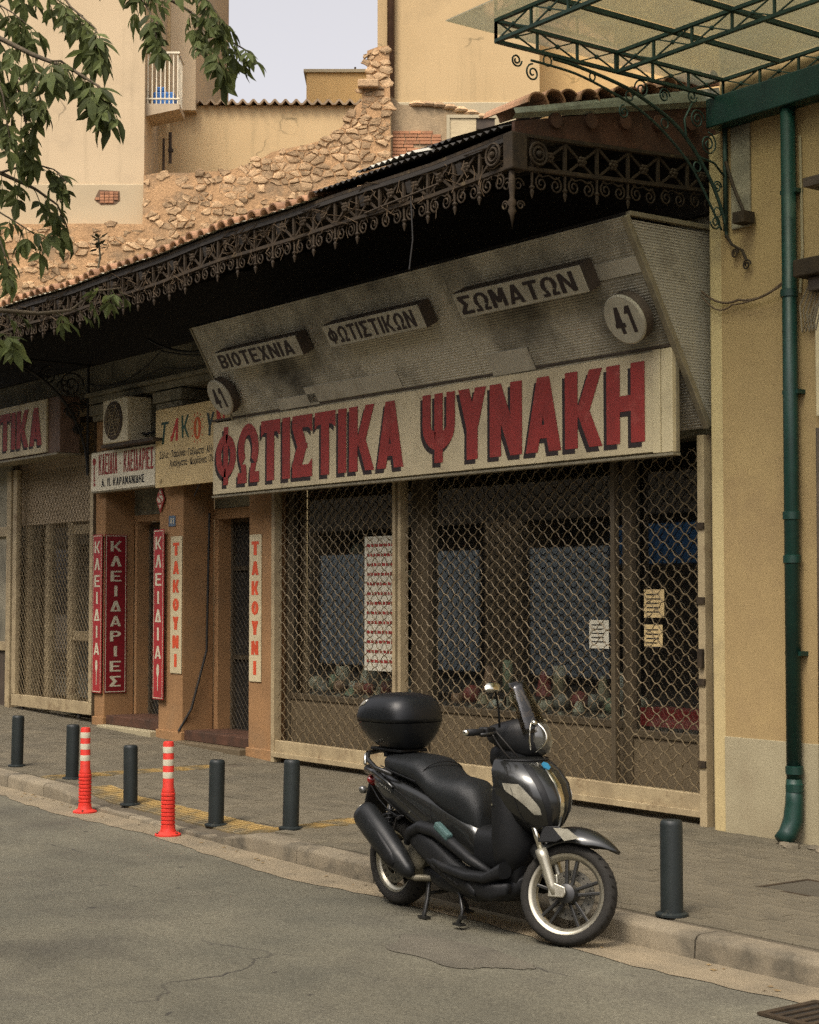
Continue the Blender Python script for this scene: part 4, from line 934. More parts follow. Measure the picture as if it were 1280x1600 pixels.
# dry creeper strands caught in the frieze
vn = MB(); VR = random.Random(3)
for i in range(330):
    x = -13 + 13.05 * VR.random(); z = eave(x) - VR.uniform(.05, .30); L = VR.uniform(.03, .13); y = CY + VR.uniform(-.05, .04)
    vn.tube([(x, y, z), (x + VR.uniform(-.03, .03), y + VR.uniform(-.02, .02), z - L * .5), (x + VR.uniform(-.04, .04), y + VR.uniform(-.02, .02), z - L)], VR.uniform(.002, .005), 3)
for i in range(110):
    x = -13 + 13.0 * VR.random(); z = eave(x) - VR.uniform(.05, .27); y = CY - .02
    vn.tube([(x, y, z), (x + .12, y - .02, z + VR.uniform(-.05, .05)), (x + .27, y, z + VR.uniform(-.08, .08))], .004, 3)
stuff(vn.build('dry_creeper', mat('dry_creeper', (.085, .055, .030), (.05, .034, .02), sc=8, rough=.9), K))
# dangling wire and twisted rail piece
cable('rusty wire dangling from the canopy frieze', [(-1.03, CY - .03, 4.72), (-1.02, CY - .02, 4.40), (-1.05, CY - .03, 4.18)], .006)
MB().tube([(-1.62, CY - .03, 4.70), (-1.3, CY - .035, 4.715), (-1.03, CY - .03, 4.73), (-.7, CY - .03, 4.745)], .008, 5).build('bent_rail', m_iron, K)
# gable end: timber board, flashing, verge tiles
a0, a1 = Vector((CX1, CY, 4.955)), Vector((CX1, .0, 5.07))
MB().prism([(CY + .0, 4.945), (.0, 5.055), (.0, 5.48), (CY + .0, 5.02)], (CX1 - .02, 0, 0), Yv, Zv, X, .03).build('gable_board', m_redtim, K)
for i in range(5):
    y = CY + .35 + .33 * i; MB().lathe([(.055, 0), (.055, .03)], 14, (CX1 + .012, y, 5.08 + .05 * i), (1, 0, 0)).build('scalloped_boss', m_redtim, K)
MB().add([(CX1 + .02, CY - .03, 5.03), (CX1 + .02, .02, 5.46), (CX1 + .055, .02, 5.50), (CX1 + .055, CY - .03, 5.06), (CX1 + .035, .02, 5.60), (CX1 + .035, CY - .03, 5.10)], [(0, 1, 2, 3), (3, 2, 4, 5)]).build('flashing', m_tin, K)
tm2 = barrel(.5, .10).mesh('verge_tile', m_tile)
for i in range(12):
    y = CY + .20 + .155 * i
    o = bpy.data.objects.new('verge_tile', tm2); COL.objects.link(o); attach(o, K)
    o.location = (CX1 + .03 + R.uniform(-.03, .03), y, 5.115 + .238 * (y - CY) + R.uniform(-.01, .015)); o.rotation_euler = (0, R.uniform(-.05, .05), pi / 2 + R.uniform(-.08, .08))
    if i > 7: o.rotation_euler[2] += R.uniform(-.4, .4); o.location.z += R.uniform(0, .06)
# scroll bracket under the canopy by the neighbour's sign
B = thing('scroll_bracket', 'black wrought iron scroll bracket beside the neighbour light box', 'bracket', (-10.35, 0, 3.6))
pl = []
for i in range(15): a = pi / 2 * i / 14; pl.append((-10.33, -.05 - 1.3 * (1 - cos(a)), 3.3 + 1.35 * sin(a)))
MB().tube(pl, .018, 6).build('arch_bar', m_cable, B)
MB().tube([(-10.33, -.05, 3.3), (-10.33, -.05, 4.68)], .018, 6).tube([(-10.33, -.05, 4.66), (-10.33, -1.4, 4.68)], .016, 6).build('wall_bar', m_cable, B)
g = MB()
for (yy, zz, r) in ((-.28, 4.40, .17), (-.58, 4.50, .13), (-.24, 4.08, .12), (-.85, 4.57, .08), (-.18, 3.86, .07)):
    g.tube(spiral((-10.33, yy, zz), Yv, Zv, r, .02, 2.0, 0, 30, 1), .011, 5); g.tube(spiral((-10.33, yy - r * .5, zz - r * .2), Yv, Zv, r * .6, .015, 1.5, pi, 22, -1), .009, 5)
g.build('scroll', m_cable, B)
# ------------------------------------------------------------------ ochre building on the right, its pipe and glass canopy
WY = -.15
B2 = thing('ochre_building', 'ochre plastered building wall with a pale dado beside the canopy', 'building', (1.2, 0, .12))
MB().box(.30, 9, WY, 3, .80, 9.5).build('wall', m_wall, B2)
MB().box(.295, 9, WY - .006, 3, .0, .802).build('dado', m_dado, B2, bevel=.004)
MB().box(.165, .30, WY + .012, .5, .0, 5.2).build('corner_strip', mat('corner_plaster', (.50, .40, .22), (.42, .33, .18), sc=2, rough=.9, bump=.2, fine=.12, dirt=(.30, .24, .15), dsc=2), B2, bevel=.02)
MB().box(.42, .60, WY - .025, WY, 4.45, 5.2).build('bracket_backing', m_upper, B2, bevel=.01)
MB().box(1.9, 6, WY - .02, WY - .001, 5.8, 9.4).build('wall_panel', m_dado, B2)
P = thing('drainpipe', 'dark green cast iron drainpipe running down the ochre wall', 'drainpipe', (.93, -.25, .12))
MB().tube([(1.005, -.225, 5.22), (.995, -.225, .55)], .052, 20).build('pipe', m_grn, P, smooth=True)
for z in (.50, .62, 2.06, 2.36, 3.9): MB().lathe([(.053, -.03), (.061, -.025), (.061, .025), (.053, .03)], 20, (.998, -.225, z)).build('collar', m_grn, P, auto=40)
MB().tube([(.995, -.225, .56), (.995, -.225, .40), (.99, -.235, .28), (.975, -.27, .19), (.96, -.32, .14)], [.054, .062, .068, .066, .060], 16).build('shoe', m_grn, P, smooth=True)
for z in (1.4, 3.2, 4.6): MB().box(.93, 1.07, -.23, WY, z, z + .03).build('clip', m_grn, P)
tag(MB().tube([(1.215, -.19, 2.95), (1.205, -.19, .2)], .020, 8).build('thin_pipe', m_boxs, smooth=True), 'thin dark pipe on the ochre wall right of the green drainpipe', 'pipe')
# junction box, lamp bracket and shutter piece at the edge
J = thing('junction_box', 'dark weathered electric junction box with loose wires on the ochre wall', 'junction box', (1.22, -.2, 4.0))
MB().box(1.12, 1.55, -.33, WY - .001, 3.98, 4.10).build('box_body', m_iron, J, bevel=.01)
MB().box(1.20, 1.5, -.27, WY - .002, 3.88, 3.978).build('lower_block', m_boxs, J, bevel=.01)
g = MB()
for k in range(5):
    x = 1.06 + .03 * k; g.tube([(x + .1, -.2, 3.95), (x + .02, -.21, 3.80 - .03 * k), (x + .03, -.2, 3.62), (x + .10, -.2, 3.74 + .03 * k)], .006, 5)
g.build('loose_wires', m_conc, J)
MB().tube([(1.06, -.165, 5.0), (1.07, -.165, 4.2), (1.05, -.17, 3.9)], .009, 5).build('riser_wire', m_dado, J)
SH = thing('meter_cabinet', 'pale panelled cabinet door on the ochre wall at the picture edge', 'cabinet', (1.4, -.18, 3.0))
MB().box(1.20, 1.9, WY - .05, WY - .001, 3.03, 3.80).build('cabinet', m_sign, SH, bevel=.006)
MB().box(1.27, 1.85, WY - .062, WY - .051, 3.12, 3.70).build('raised_panel', m_sign, SH, bevel=.01)
MB().box(1.25, 1.9, WY - .045, WY - .001, .80, 3.0).build('lower_board', m_dado, SH, bevel=.006)
tag(MB().box(1.45, 1.75, -.6, -.2, 4.5, 4.56).build('lamp_arm', m_boxs), 'dark wall lamp arm poking in at the picture edge', 'lamp')
# rubble at the wall foot
for i, (x, y, r) in enumerate(((1.02, -.36, .045), (1.12, -.40, .06), (1.25, -.33, .05), (1.38, -.38, .07), (1.52, -.30, .06))):
    m = MB().lathe([(0, -.5), (.8, -.35), (1, 0), (.7, .45), (0, .6)], 7); m.v = [(x + p[0] * r * R.uniform(.8, 1.3), y + p[1] * r * R.uniform(.7, 1), .13 + p[2] * r * .8) for p in m.v]
    tag(m.build('rubble_stone', m_conc, auto=30), 'rubble stone at the wall foot, number %s from the drainpipe' % ['one', 'two', 'three', 'four', 'five'][i], 'stone', 'rubble by the drainpipe')

# glass canopy (marquise)
MX, MYo, MYw = .38, -2.335, -.20; ZT, ZB = 5.555, 5.420
Q = thing('glass_canopy', 'green iron and glass canopy with trusses and curled brackets', 'canopy', (1.5, -1.2, 5.4))
MB().box(.30, 7, -.30, WY - .001, 5.20, 5.415).build('wall_beam', m_grn, Q, bevel=.008)
def truss(a, b, nseg, nm='truss', zt=ZT, zb=ZB):
    a, b = Vector(a), Vector(b); g = MB(); d_ = (b - a)
    up = Vector((0, 0, 1)); side = d_.normalized().cross(up)
    for z in (zt, zb): g.bar(a + up * z, b + up * z, .030, .022)
    for i in range(nseg + 1):
        p = a + d_ * (i / nseg); g.bar(p + up * (zb + .011), p + up * (zt - .011), .016)
        if i < nseg:
            q = a + d_ * ((i + 1) / nseg); g.bar(p + up * zb, q + up * zt, .009); g.bar(p + up * zt + side * .004, q + up * zb + side * .004, .009)
            g.ball((p + q) / 2 + up * ((zt + zb) / 2), .017, 8, 6)
    return g.build(nm, m_grni, Q)
truss((MX, MYo, 0), (MX, MYw, 0), 6, 'side_truss')
truss((MX, MYo, 0), (MX + 6, MYo, 0), 17, 'front_truss')
truss((MX, -1.25, 0), (MX + 6, -1.25, 0), 17, 'middle_truss')
truss((MX, MYw, 0), (MX + 6, MYw, 0), 17, 'wall_truss')
for i in range(1, 12):
    x = MX + .53 * i; MB().box(x - .014, x + .014, MYo, MYw, ZT - .012, ZT + .020).build('glazing_bar', m_grni, Q)
for i in range(11):
    x = MX + .53 * i
    MB().box(x + .016 if i else x - .25, x + .53 - .016, MYo - .22, MYw + .02, ZT + .022, ZT + .030).build('glass_sheet', m_mglass, Q)
# quarter-arch bracket in the side truss plane
arc = [(-.175, 4.40), (-.212, 4.567), (-.374, 4.847), (-.662, 5.126), (-1.038, 5.287), (-1.281, 5.345), (-1.636, 5.390), (-1.837, 5.40)]
arc2 = [(-.23, 4.45), (-.344, 4.619), (-.537, 4.869), (-.790, 5.062), (-1.039, 5.190), (-1.282, 5.262), (-1.636, 5.335), (-2.034, 5.352)]
def smooth(pts, n=6):
    out = []; P3 = [Vector((MX, a, b)) for a, b in pts]
    for i in range(len(P3) - 1):
        p0, p1, p2, p3 = P3[max(i - 1, 0)], P3[i], P3[i + 1], P3[min(i + 2, len(P3) - 1)]
        for k in range(n):
            t_ = k / n; out.append(.5 * ((2 * p1) + (p2 - p0) * t_ + (2 * p0 - 5 * p1 + 4 * p2 - p3) * t_ ** 2 + (3 * p1 - p0 - 3 * p2 + p3) * t_ ** 3))
    return out + [P3[-1]]
br = MB().tube(smooth(arc), .013, 6).build('bracket_arch', m_grni, Q, smooth=True)
MB().tube(smooth(arc2), .009, 6).build('inner_arch', m_grni, br, smooth=True)
MB().tube([(MX, -.185, 4.45), (MX, -.185, 5.42)], .018, 8).build('wall_post', m_grni, br, smooth=True)
sa, sb = smooth(arc), smooth(arc2)
for k in range(5, len(sa), 7):
    c = (sa[k] + sb[min(k + 1, len(sb) - 1)]) / 2; r = max(.012, (sa[k] - sb[min(k + 1, len(sb) - 1)]).length / 2 - .012); r = min(r, .035)
    MB().tube([c + (Yv * cos(a) + Zv * sin(a)) * r for a in [2 * pi * i / 14 for i in range(14)]], .006, 5, closed=True).build('ring', m_grni, br)
for (yy, zz, r, tr, a0, sg) in ((-.47, 5.22, .075, 2.0, 0, 1), (-.36, 5.06, .085, 2.1, pi / 2, -1), (-.27, 4.76, .045, 1.8, 0, 1), (-1.02, 5.34, .07, 1.7, pi, -1), (-.80, 5.335, .055, 1.7, 0, 1),
                                (-2.02, 5.27, .060, 1.6, pi / 2, 1), (-2.16, 5.33, .045, 1.6, 0, -1), (-.29, 4.50, .055, 1.6, pi, 1), (-.52, 5.38, .05, 1.5, 0, -1), (-1.19, 5.15, .05, 1.5, pi / 2, 1)):
    MB().tube(spiral((MX, yy, zz), Yv, Zv, r, .012, tr, a0, 30, sg), .0065, 5).build('scroll', m_grni, br, smooth=True)
MB().tube([(MX, -.20, 4.85), (MX, -.30, 4.93), (MX, -.45, 4.95), (MX, -.58, 5.05), (MX, -.60, 5.20), (MX, -.52, 5.33)], .008, 6).build('curled_bar', m_grni, br, smooth=True)
g = MB().tube([(MX + .02, -.20, 4.95), (MX + .10, -.21, 4.75), (MX + .22, -.24, 4.55)], .012, 6).box(MX + .16, MX + .27, -.29, WY - .026, 4.46, 4.54)
g.tube([(MX, -.18, 4.42), (MX + .06, -.19, 4.34), (MX + .16, -.19, 4.28), (MX + .20, -.19, 4.20)], .011, 6)
for (x, z, r) in ((MX + .09, 4.27, .035), (MX + .20, 4.17, .04)): g.tube(spiral((x, -.19, z), X, Zv, r, .01, 1.6, 0, 22, 1), .007, 5)
g.build('wall_anchor', m_iron, Q)

# ------------------------------------------------------------------ buildings and ruin behind, in a frame square to the view
RZ = atan2(RT.y, RT.x)
def bw(px, py, Z):                        # local (across, up) of a photo point on an upright plane at plan depth Z
    p = at(px, py, Z) - CAM; return (p.dot(RT), p.z + CAM.z)
def back(name, lab, cat, Z): return frame(name, lab, cat, (CAM.x + AX.x * Z, CAM.y + AX.y * Z, 0), RZ)
m_cream = mat('cream_render', (0.51, 0.395, 0.272), (0.46, 0.355, 0.243), streak=(.36, .28, .19), sc=.7, rough=.93, bump=.15, bsc=60, fine=.05, stretch=(1, 1, 1.6), dirt=(.36, .28, .20), dsc=.9, dlo=.55, dhi=.8)
m_cream2 = mat('yellow_render', (0.5, 0.365, 0.212), (0.45, 0.325, 0.185), streak=(.33, .25, .145), sc=.6, rough=.93, bump=.12, bsc=60, fine=.05, dirt=(.35, .26, .155), dsc=.7, dlo=.55, dhi=.8)
m_ylw = mat('warm_yellow_render', (0.62, 0.42, 0.2), (0.55, 0.365, 0.17), streak=(.40, .27, .12), sc=.7, rough=.93, bump=.12, bsc=60, fine=.05, dirt=(.37, .245, .125), dsc=.8, dlo=.52, dhi=.8)
m_pale = mat('pale_band', (0.43, 0.365, 0.26), (0.38, 0.325, 0.235), sc=1, rough=.93, bump=.1, fine=.05)
m_mort = mat('rubble_mortar', (0.46, 0.28, 0.152), (0.35, 0.212, 0.115), sc=2.5, rough=.95, bump=.6, bsc=30, fine=.25, dirt=(.22, .155, .10), dsc=2.2, dlo=.52, dhi=.7, bdist=.03)
m_stone = mat('rubble_stone', (0.45, 0.305, 0.185), (0.365, 0.24, 0.142), sc=4, rough=.93, bump=.5, bsc=30, fine=.32, rnd=.32, dirt=(.38, .25, .15), dsc=2.6, dlo=.50, dhi=.64, bdist=.04)
m_brick = mat('old_brick', (.40, .19, .105), (.30, .145, .085), sc=4, rough=.93, bump=.4, bsc=40, fine=.2, rnd=.2)

# tall cream block with the balcony
ZL = 25.2
Bk = back('apartment_block', 'tall cream rendered block with a small balcony high on its corner', 'building', ZL)
xc, _ = bw(225, 300, ZL)
MB().box(-6.9, xc, 0, 6, 0, 20).build('wall', m_cream, Bk)
MB().box(-6.9, xc + .012, -.03, .0, 0, bw(225, 288, ZL)[1]).build('lower_render', mat('greyish_render', (0.43, 0.345, 0.24), (0.38, 0.305, 0.21), sc=.9, rough=.93, bump=.15, fine=.05), Bk, bevel=.02)
x2 = bw(306, 100, ZL + 1.2)[0]
MB().box(xc - .3, x2, 1.2, 6, bw(306, 172, ZL + 1.2)[1], 20).build('wing_wall', m_cream, Bk)
MB().box(x2 - .45, x2 - .40, 1.17, 1.199, 9.0, 20).build('wing_edge', m_cream2, Bk)
zb0 = bw(250, 162, ZL)[1]; xb1 = bw(279, 160, ZL)[0]
bal = MB().prism([(xc, zb0 - .16), (xc, zb0 + .03), (xb1, zb0 + .03), (xb1, zb0 - .05)], (0, .1, 0), (1, 0, 0), (0, 0, 1), (0, 1, 0), .60).build('balcony', mat('balcony_soffit', (.42, .33, .24), rough=.9), Bk)
rl = MB(); zr = bw(250, 80, ZL)[1]
for i in range(8): x = xc + .03 + (xb1 - xc - .06) * i / 7; rl.box(x - .008, x + .008, .12, .136, zb0 + .03, zr)
for i in range(4): y = .16 + i * .12; rl.box(xb1 - .03, xb1 - .014, y, y + .014, zb0 + .03, zr)
rl.box(xc, xb1, .105, .15, zr, zr + .03).box(xb1 - .04, xb1 - .005, .151, .68, zr, zr + .029).box(xc, xb1, .11, .14, zb0 + .10, zb0 + .12)
rl.build('railing', mat('white_rail', (.68, .60, .48), rough=.6), bal)
MB().box(xc + .09, xb1 - .1, .25, .6, zb0 + .032, zb0 + .26).box(xc + .12, xb1 - .25, .26, .59, zb0 + .261, zb0 + .34).build('blue_crate', mat('crate_blue', (.03, .16, .50), (.025, .12, .40), sc=6, rough=.5), bal, bevel=.02)
pp = MB(); xx = bw(240, 230, ZL + .05)[0]
pp.tube([(xx + .02, .95, bw(240, 275, ZL)[1]), (xx + .02, .95, bw(240, 190, ZL)[1])], .022, 6); xx2 = bw(252, 230, ZL)[0]
pp.tube([(xx2, .95, bw(240, 230, ZL)[1]), (xx2, .95, bw(240, 180, ZL)[1])], .028, 6).tube([(xx2 + .04, .95, bw(240, 272, ZL)[1]), (xx2 + .03, .95, bw(240, 252, ZL)[1]), (xx2 - .1, .95, bw(240, 250, ZL)[1])], .016, 6)
pp.box(xx2 - .03, xx2 + .05, .90, .97, bw(240, 212, ZL)[1], bw(240, 207, ZL)[1]).build('wall_pipes', m_boxs, Bk)
# exposed brick hole in the render
bh = MB(); x0, z0 = bw(150, 318, ZL); 
for r_ in range(4):
    for c_ in range(5):
        if (r_, c_) in ((0, 4), (3, 0), (2, 0), (0, 0)): continue
        bh.box(x0 + c_ * .07, x0 + c_ * .07 + .06, -.050, -.034, z0 + r_ * .045, z0 + r_ * .045 + .036)
bh.build('exposed_bricks', m_brick, Bk)
MB().prism([(x0 - .02, z0 + .05), (x0 + .08, z0 - .03), (x0 + .30, z0 - .02), (x0 + .37, z0 + .04), (x0 + .36, z0 + .18), (x0 + .05, z0 + .20)], (0, -.034, 0), (1, 0, 0), (0, 0, 1), (0, 1, 0), .02).build('hole', mat('hole_brown', (.16, .10, .065), rough=.95), Bk)

# long low wall with corrugated coping
ZW = 26.6
Bm = back('party_wall', 'long yellow rendered party wall with a corrugated coping against the sky', 'wall', ZW)
xa, zt = bw(238, 163, ZW); xb, zt2 = bw(615, 161, ZW)
MB().box(xa - 1.5, xb + .4, 0, .5, 0, zt - .02).build('render', m_cream2, Bm)
g = MB(); n_ = 120; L = bw(600, 160, ZW)[0] - bw(296, 160, ZW)[0] + .3; x0 = bw(296, 160, ZW)[0] - .2
for i in range(n_ + 1): x = x0 + L * i / n_; d_ = .038 * sin(i * 2 * pi / 6); g.v += [(x, -.12, zt + .02 + d_), (x, .8, zt + .14 + d_)]
g.f = [(2 * i, 2 * i + 2, 2 * i + 3, 2 * i + 1) for i in range(n_)]
o = g.build('corrugated_coping', mat('coping_brown', (.30, .22, .15), (.22, .16, .11), sc=3, rough=.8), Bm); sm = o.modifiers.new('solid', 'SOLIDIFY'); sm.thickness = .03

# small yellow rooftop house
ZY = 31
By = back('rooftop_house', 'small warm yellow rooftop house above the corrugated coping', 'building', ZY)
xa, zt = bw(479, 114, ZY); xb, _ = bw(640, 110, ZY)
MB().box(xa, xb, 0, 3, 6, zt).build('wall', m_ylw, By)
MB().box(xa - .05, xb, -.05, 3, zt + .002, zt + .06).build('coping', m_pale, By)
MB().tube([(xa + .9, .1, zt), (xa + .9, .1, zt + .14)], .02, 6).build('vent_pipe', m_boxs, By)

# tall yellow block on the right with a brown downpipe
ZR = 29
Br = back('tall_block', 'tall yellow block with a brown downpipe behind the stone stub', 'building', ZR)
xa = bw(590, 80, ZR)[0]; xb = bw(843, 80, ZR)[0]; zp = bw(700, 160, ZR)[1]
MB().box(xa, xb, 0, 5, zp, 20).build('wall', m_cream2, Br)
MB().box(xa, xb + .02, -.04, 5, 0, zp - .001).build('pale_base', m_pale, Br, bevel=.02)
MB().box(xb - .001, xb + 12, .9, 6, 0, 20).build('return_wall', m_ylw, Br)
MB().box(xb, xb + 12, .86, .899, 0, bw(900, 172, ZR)[1]).build('return_base', m_ylw, Br)
xp = bw(611, 80, ZR)[0]
MB().tube([(xp, -.10, 20), (xp + .0, -.10, bw(611, 155, ZR)[1])], .065, 10).build('downpipe', mat('pipe_brown', (.13, .075, .05), rough=.6), Br, smooth=True)

# rubble stone wall, the ruin in front of all these
ZS = 25.0
Rw = back('rubble_wall', 'broken rubble stone wall rising in steps to a squared stub', 'wall', ZS - .2)
top = [(-60, 470), (-60, 350), (60, 352), (130, 351), (224, 352), (226, 276), (250, 272), (300, 272), (360, 268), (400, 256), (425, 240), (440, 236), (480, 228), (515, 218), (528, 206), (545, 190), (556, 168), (566, 160), (566, 134), (574, 132), (574, 82), (590, 76), (608, 74), (610, 165), (610, 300), (560, 330), (420, 420), (250, 470), (100, 540), (-60, 560)]
out = [bw(a, b, ZS) for a, b in top]
Rw_core = MB().prism(out, (0, .12, 0), (1, 0, 0), (0, 0, 1), (0, 1, 0), .5).build('mortar_core', m_mort, Rw)
def inside(p, poly):
    c = False; j = len(poly) - 1
    for i in range(len(poly)):
        if (poly[i][1] > p[1]) != (poly[j][1] > p[1]) and p[0] < (poly[j][0] - poly[i][0]) * (p[1] - poly[i][1]) / (poly[j][1] - poly[i][1]) + poly[i][0]: c = not c
        j = i
    return c
RS = random.Random(11)
seeds = []
x = out[0][0]
vis = [bw(a, b, ZS) for a, b in [(-20, 480), (-20, 350), (224, 350), (224, 276), (360, 266), (440, 234), (515, 216), (550, 180), (562, 160), (562, 134), (572, 132), (572, 80), (609, 73), (611, 165), (611, 290), (430, 365), (230, 440), (60, 500)]]
# uneven courses: rows of seeds, lower height varies
z = out[0][1] - 1.2
zmax = max(p[1] for p in out); xmin, xmax = min(p[0] for p in out), max(p[0] for p in out)
while z < zmax + .3:
    hrow = RS.uniform(.065, .135); x = xmin
    while x < xmax + .3:
        w = RS.uniform(.10, .27) if RS.random() < .75 else RS.uniform(.05, .10)
        p = (x + w / 2 + RS.uniform(-.05, .05), z + hrow / 2 + RS.uniform(-.05, .05))
        seeds.append(p)
        x += w
    z += hrow
def clip(poly, a, b, c):                  # keep a*x+b*y <= c
    o = []
    for i in range(len(poly)):
        p, q = poly[i], poly[(i + 1) % len(poly)]; dp, dq = a * p[0] + b * p[1] - c, a * q[0] + b * q[1] - c
        if dp <= 0: o.append(p)
        if (dp < 0 < dq) or (dq < 0 < dp): t_ = dp / (dp - dq); o.append((p[0] + (q[0] - p[0]) * t_, p[1] + (q[1] - p[1]) * t_))
    return o
stones = []
for i, s_ in enumerate(seeds):
    if not inside(s_, vis): continue
    poly = [(s_[0] - .30, s_[1] - .20), (s_[0] + .30, s_[1] - .20), (s_[0] + .30, s_[1] + .20), (s_[0] - .30, s_[1] + .20)]
    for j, q in enumerate(seeds):
        if j == i or abs(q[0] - s_[0]) > .65 or abs(q[1] - s_[1]) > .45: continue
        ky = 2.2                          # anisotropic: stones lie flat
        a, b = q[0] - s_[0], (q[1] - s_[1]) * ky
        c = a * (s_[0] + q[0]) / 2 + b * (s_[1] + q[1]) / 2
        poly = clip(poly, a, b, c)
        if len(poly) < 3: break
    if len(poly) < 3: continue
    cx = sum(p[0] for p in poly) / len(poly); cz = sum(p[1] for p in poly) / len(poly)
    k = RS.uniform(.80, .97); poly = [(cx + (p[0] - cx) * k, cz + (p[1] - cz) * k) for p in poly]
    if RS.random() < (.14 if cz > 7.9 else .36): continue
    stones.append((cx, cz, poly))
def stone_mb(cx, cz, poly):
    # rounded outline: cut corners, then dome
    pts = []
    m_ = len(poly)
    for i in range(m_):
        p, q = poly[i], poly[(i + 1) % m_]; 
        for t_ in (.12, .5, .88): pts.append((p[0] + (q[0] - p[0]) * t_ + RS.uniform(-.008, .008), p[1] + (q[1] - p[1]) * t_ + RS.uniform(-.008, .008)))
    d_ = RS.uniform(-.004, .020)
    rr = []
    for (sc_, dy) in ((1.02, .14), (1.0, .122), (.95, .116 - d_ * .8), (.80, .114 - d_)):
        rr.append([(cx + (p[0] - cx) * sc_, dy + RS.uniform(-.009, .009), cz + (p[1] - cz) * sc_) for p in pts])
    return MB().rings(rr)
stones.sort(key=lambda s: -max(p[0] for p in s[2]) + min(p[0] for p in s[2]))
rest = MB()
for i, (cx, cz, poly) in enumerate(stones):
    g = stone_mb(cx, cz, poly)
    if i < 295: g.build('stone', m_stone, Rw, auto=45)
    else: rest.join(g)
if rest.v: stuff(rest.build('small_stones', m_stone, Rw, auto=45))
sb = bw(566, 140, ZS); MB().box(sb[0] - .06, sb[0] + .25, -.02, .11, sb[1] - .02, sb[1] + .10).build('stone', m_stone, Rw, bevel=.02)
# the rendered return of the ruin with its blocked window and thin bricks
ZQ = 25.1
Ru = back('ruin_return', 'rendered ruin wall with thin brick courses and a boarded window', 'wall', ZQ)
poly = [bw(a, b, ZQ) for a, b in ((611, 300), (611, 150), (617, 155), (625, 163), (650, 166), (700, 166), (735, 172), (772, 184), (776, 300))]
MB().prism(poly, (0, 0, 0), (1, 0, 0), (0, 0, 1), (0, 1, 0), .5).build('render', mat('ruin_render', (.36, .265, .17), (.27, .20, .13), sc=2, rough=.95, bump=.5, bsc=30, fine=.2, dirt=(.20, .155, .105), dsc=2.5, bdist=.02), Ru)
for r_ in range(9):
    z = bw(620, 252, ZQ)[1] + r_ * .052
    x = bw(612, 0, ZQ)[0] + .02; xe = bw(700 - r_ * 3, 0, ZQ)[0]
    while x < xe:
        w = RS.uniform(.14, .26)
        if RS.random() < .9: MB().box(x, x + w - .012, -.018 + RS.uniform(-.006, .006), -.0005, z, z + .040).build('brick', m_brick, Ru)
        x += w
wx0, wz1 = bw(703, 186, ZQ); wx1, wz0 = bw(744, 222, ZQ)
wd = MB().box(wx0, wx1, -.04, -.001, wz0, wz1).build('boarded_window', mat('pale_board', (.52, .43, .29), (.42, .34, .23), sc=4, rough=.9, stretch=(1, 1, 5)), Ru)
MB().box(wx0 - .05, wx0 - .001, -.06, -.001, wz0, wz1 + .05).box(wx0, wx1 + .3, -.06, -.001, wz1 + .001, wz1 + .05).build('window_surround', m_pale, wd)
MB().box(wx1 + .002, wx1 + .28, -.03, -.001, wz1 - .16, wz1 - .002).build('dark_opening', m_boxs, wd)
g = MB()
for i in range(7):
    a, b = bw(652 + i * 17, 163 + (i / 6) ** 2 * 20, ZQ); g.lathe([(.0, -.04), (.12, -.03), (.14, 0), (.08, .05), (0, .06)], 7, (a, .05, b))
g.build('broken_coping', m_stone, Ru)

# ------------------------------------------------------------------ opposite side of the street (behind the camera; seen in the glass)
OY = -12.0
O = thing('arcade_building', 'grey arcade building across the street, mirrored in the shop glass', 'building', (-8, OY, 0))
m_och = mat('opposite_render', (0.2, 0.17, 0.135), (0.16, 0.14, 0.11), sc=1, rough=.9)
MB().box(-40, 6, -20, OY, 3.3, 7.6).build('upper_storeys', m_och, O)
MB().box(-40, 6, -20, OY - 1.2, 0, 3.299).build('back_wall', mat('opp_back', (.20, .17, .14), rough=.9), O)
for x in (-30, -24.6, -17.15, -11.0, -5.5, .0, 5.6): MB().box(x - .55, x + .55, OY - .9, OY + .12, 0, 3.30).build('column', mat('column_render', (.46, .37, .26), rough=.9), O)
m_pb = mat('pale_blue_panel', (.66, .78, .82), (.56, .68, .73), sc=1, rough=.4, wb=False)
for (a, b) in ((-29.2, -25.4), (-23.8, -21.2), (-21.0, -18.0), (-16.4, -14.2), (-10.2, -6.4), (-4.7, -.9)): MB().box(a, b, OY + .003, OY + .03, .3, 2.75).build('shutter', m_pb, O)
MB().box(-13.9, -11.7, OY - .02, OY + .25, 2.4, 3.1).build('blue_awning', mat('awning_blue', (0.06, 0.22, 0.55), rough=.6), O)
for r_ in range(2):
    for i in range(14): MB().box(-38 + i * 3.1, -36.6 + i * 3.1, OY - .001, OY + .02, 4.3 + r_ * 2.6, 5.9 + r_ * 2.6).build('window', m_pb, O)
structure(MB().box(-40, 25, -20, -8.6, -.01, .12).build('far_pavement', m_pav))

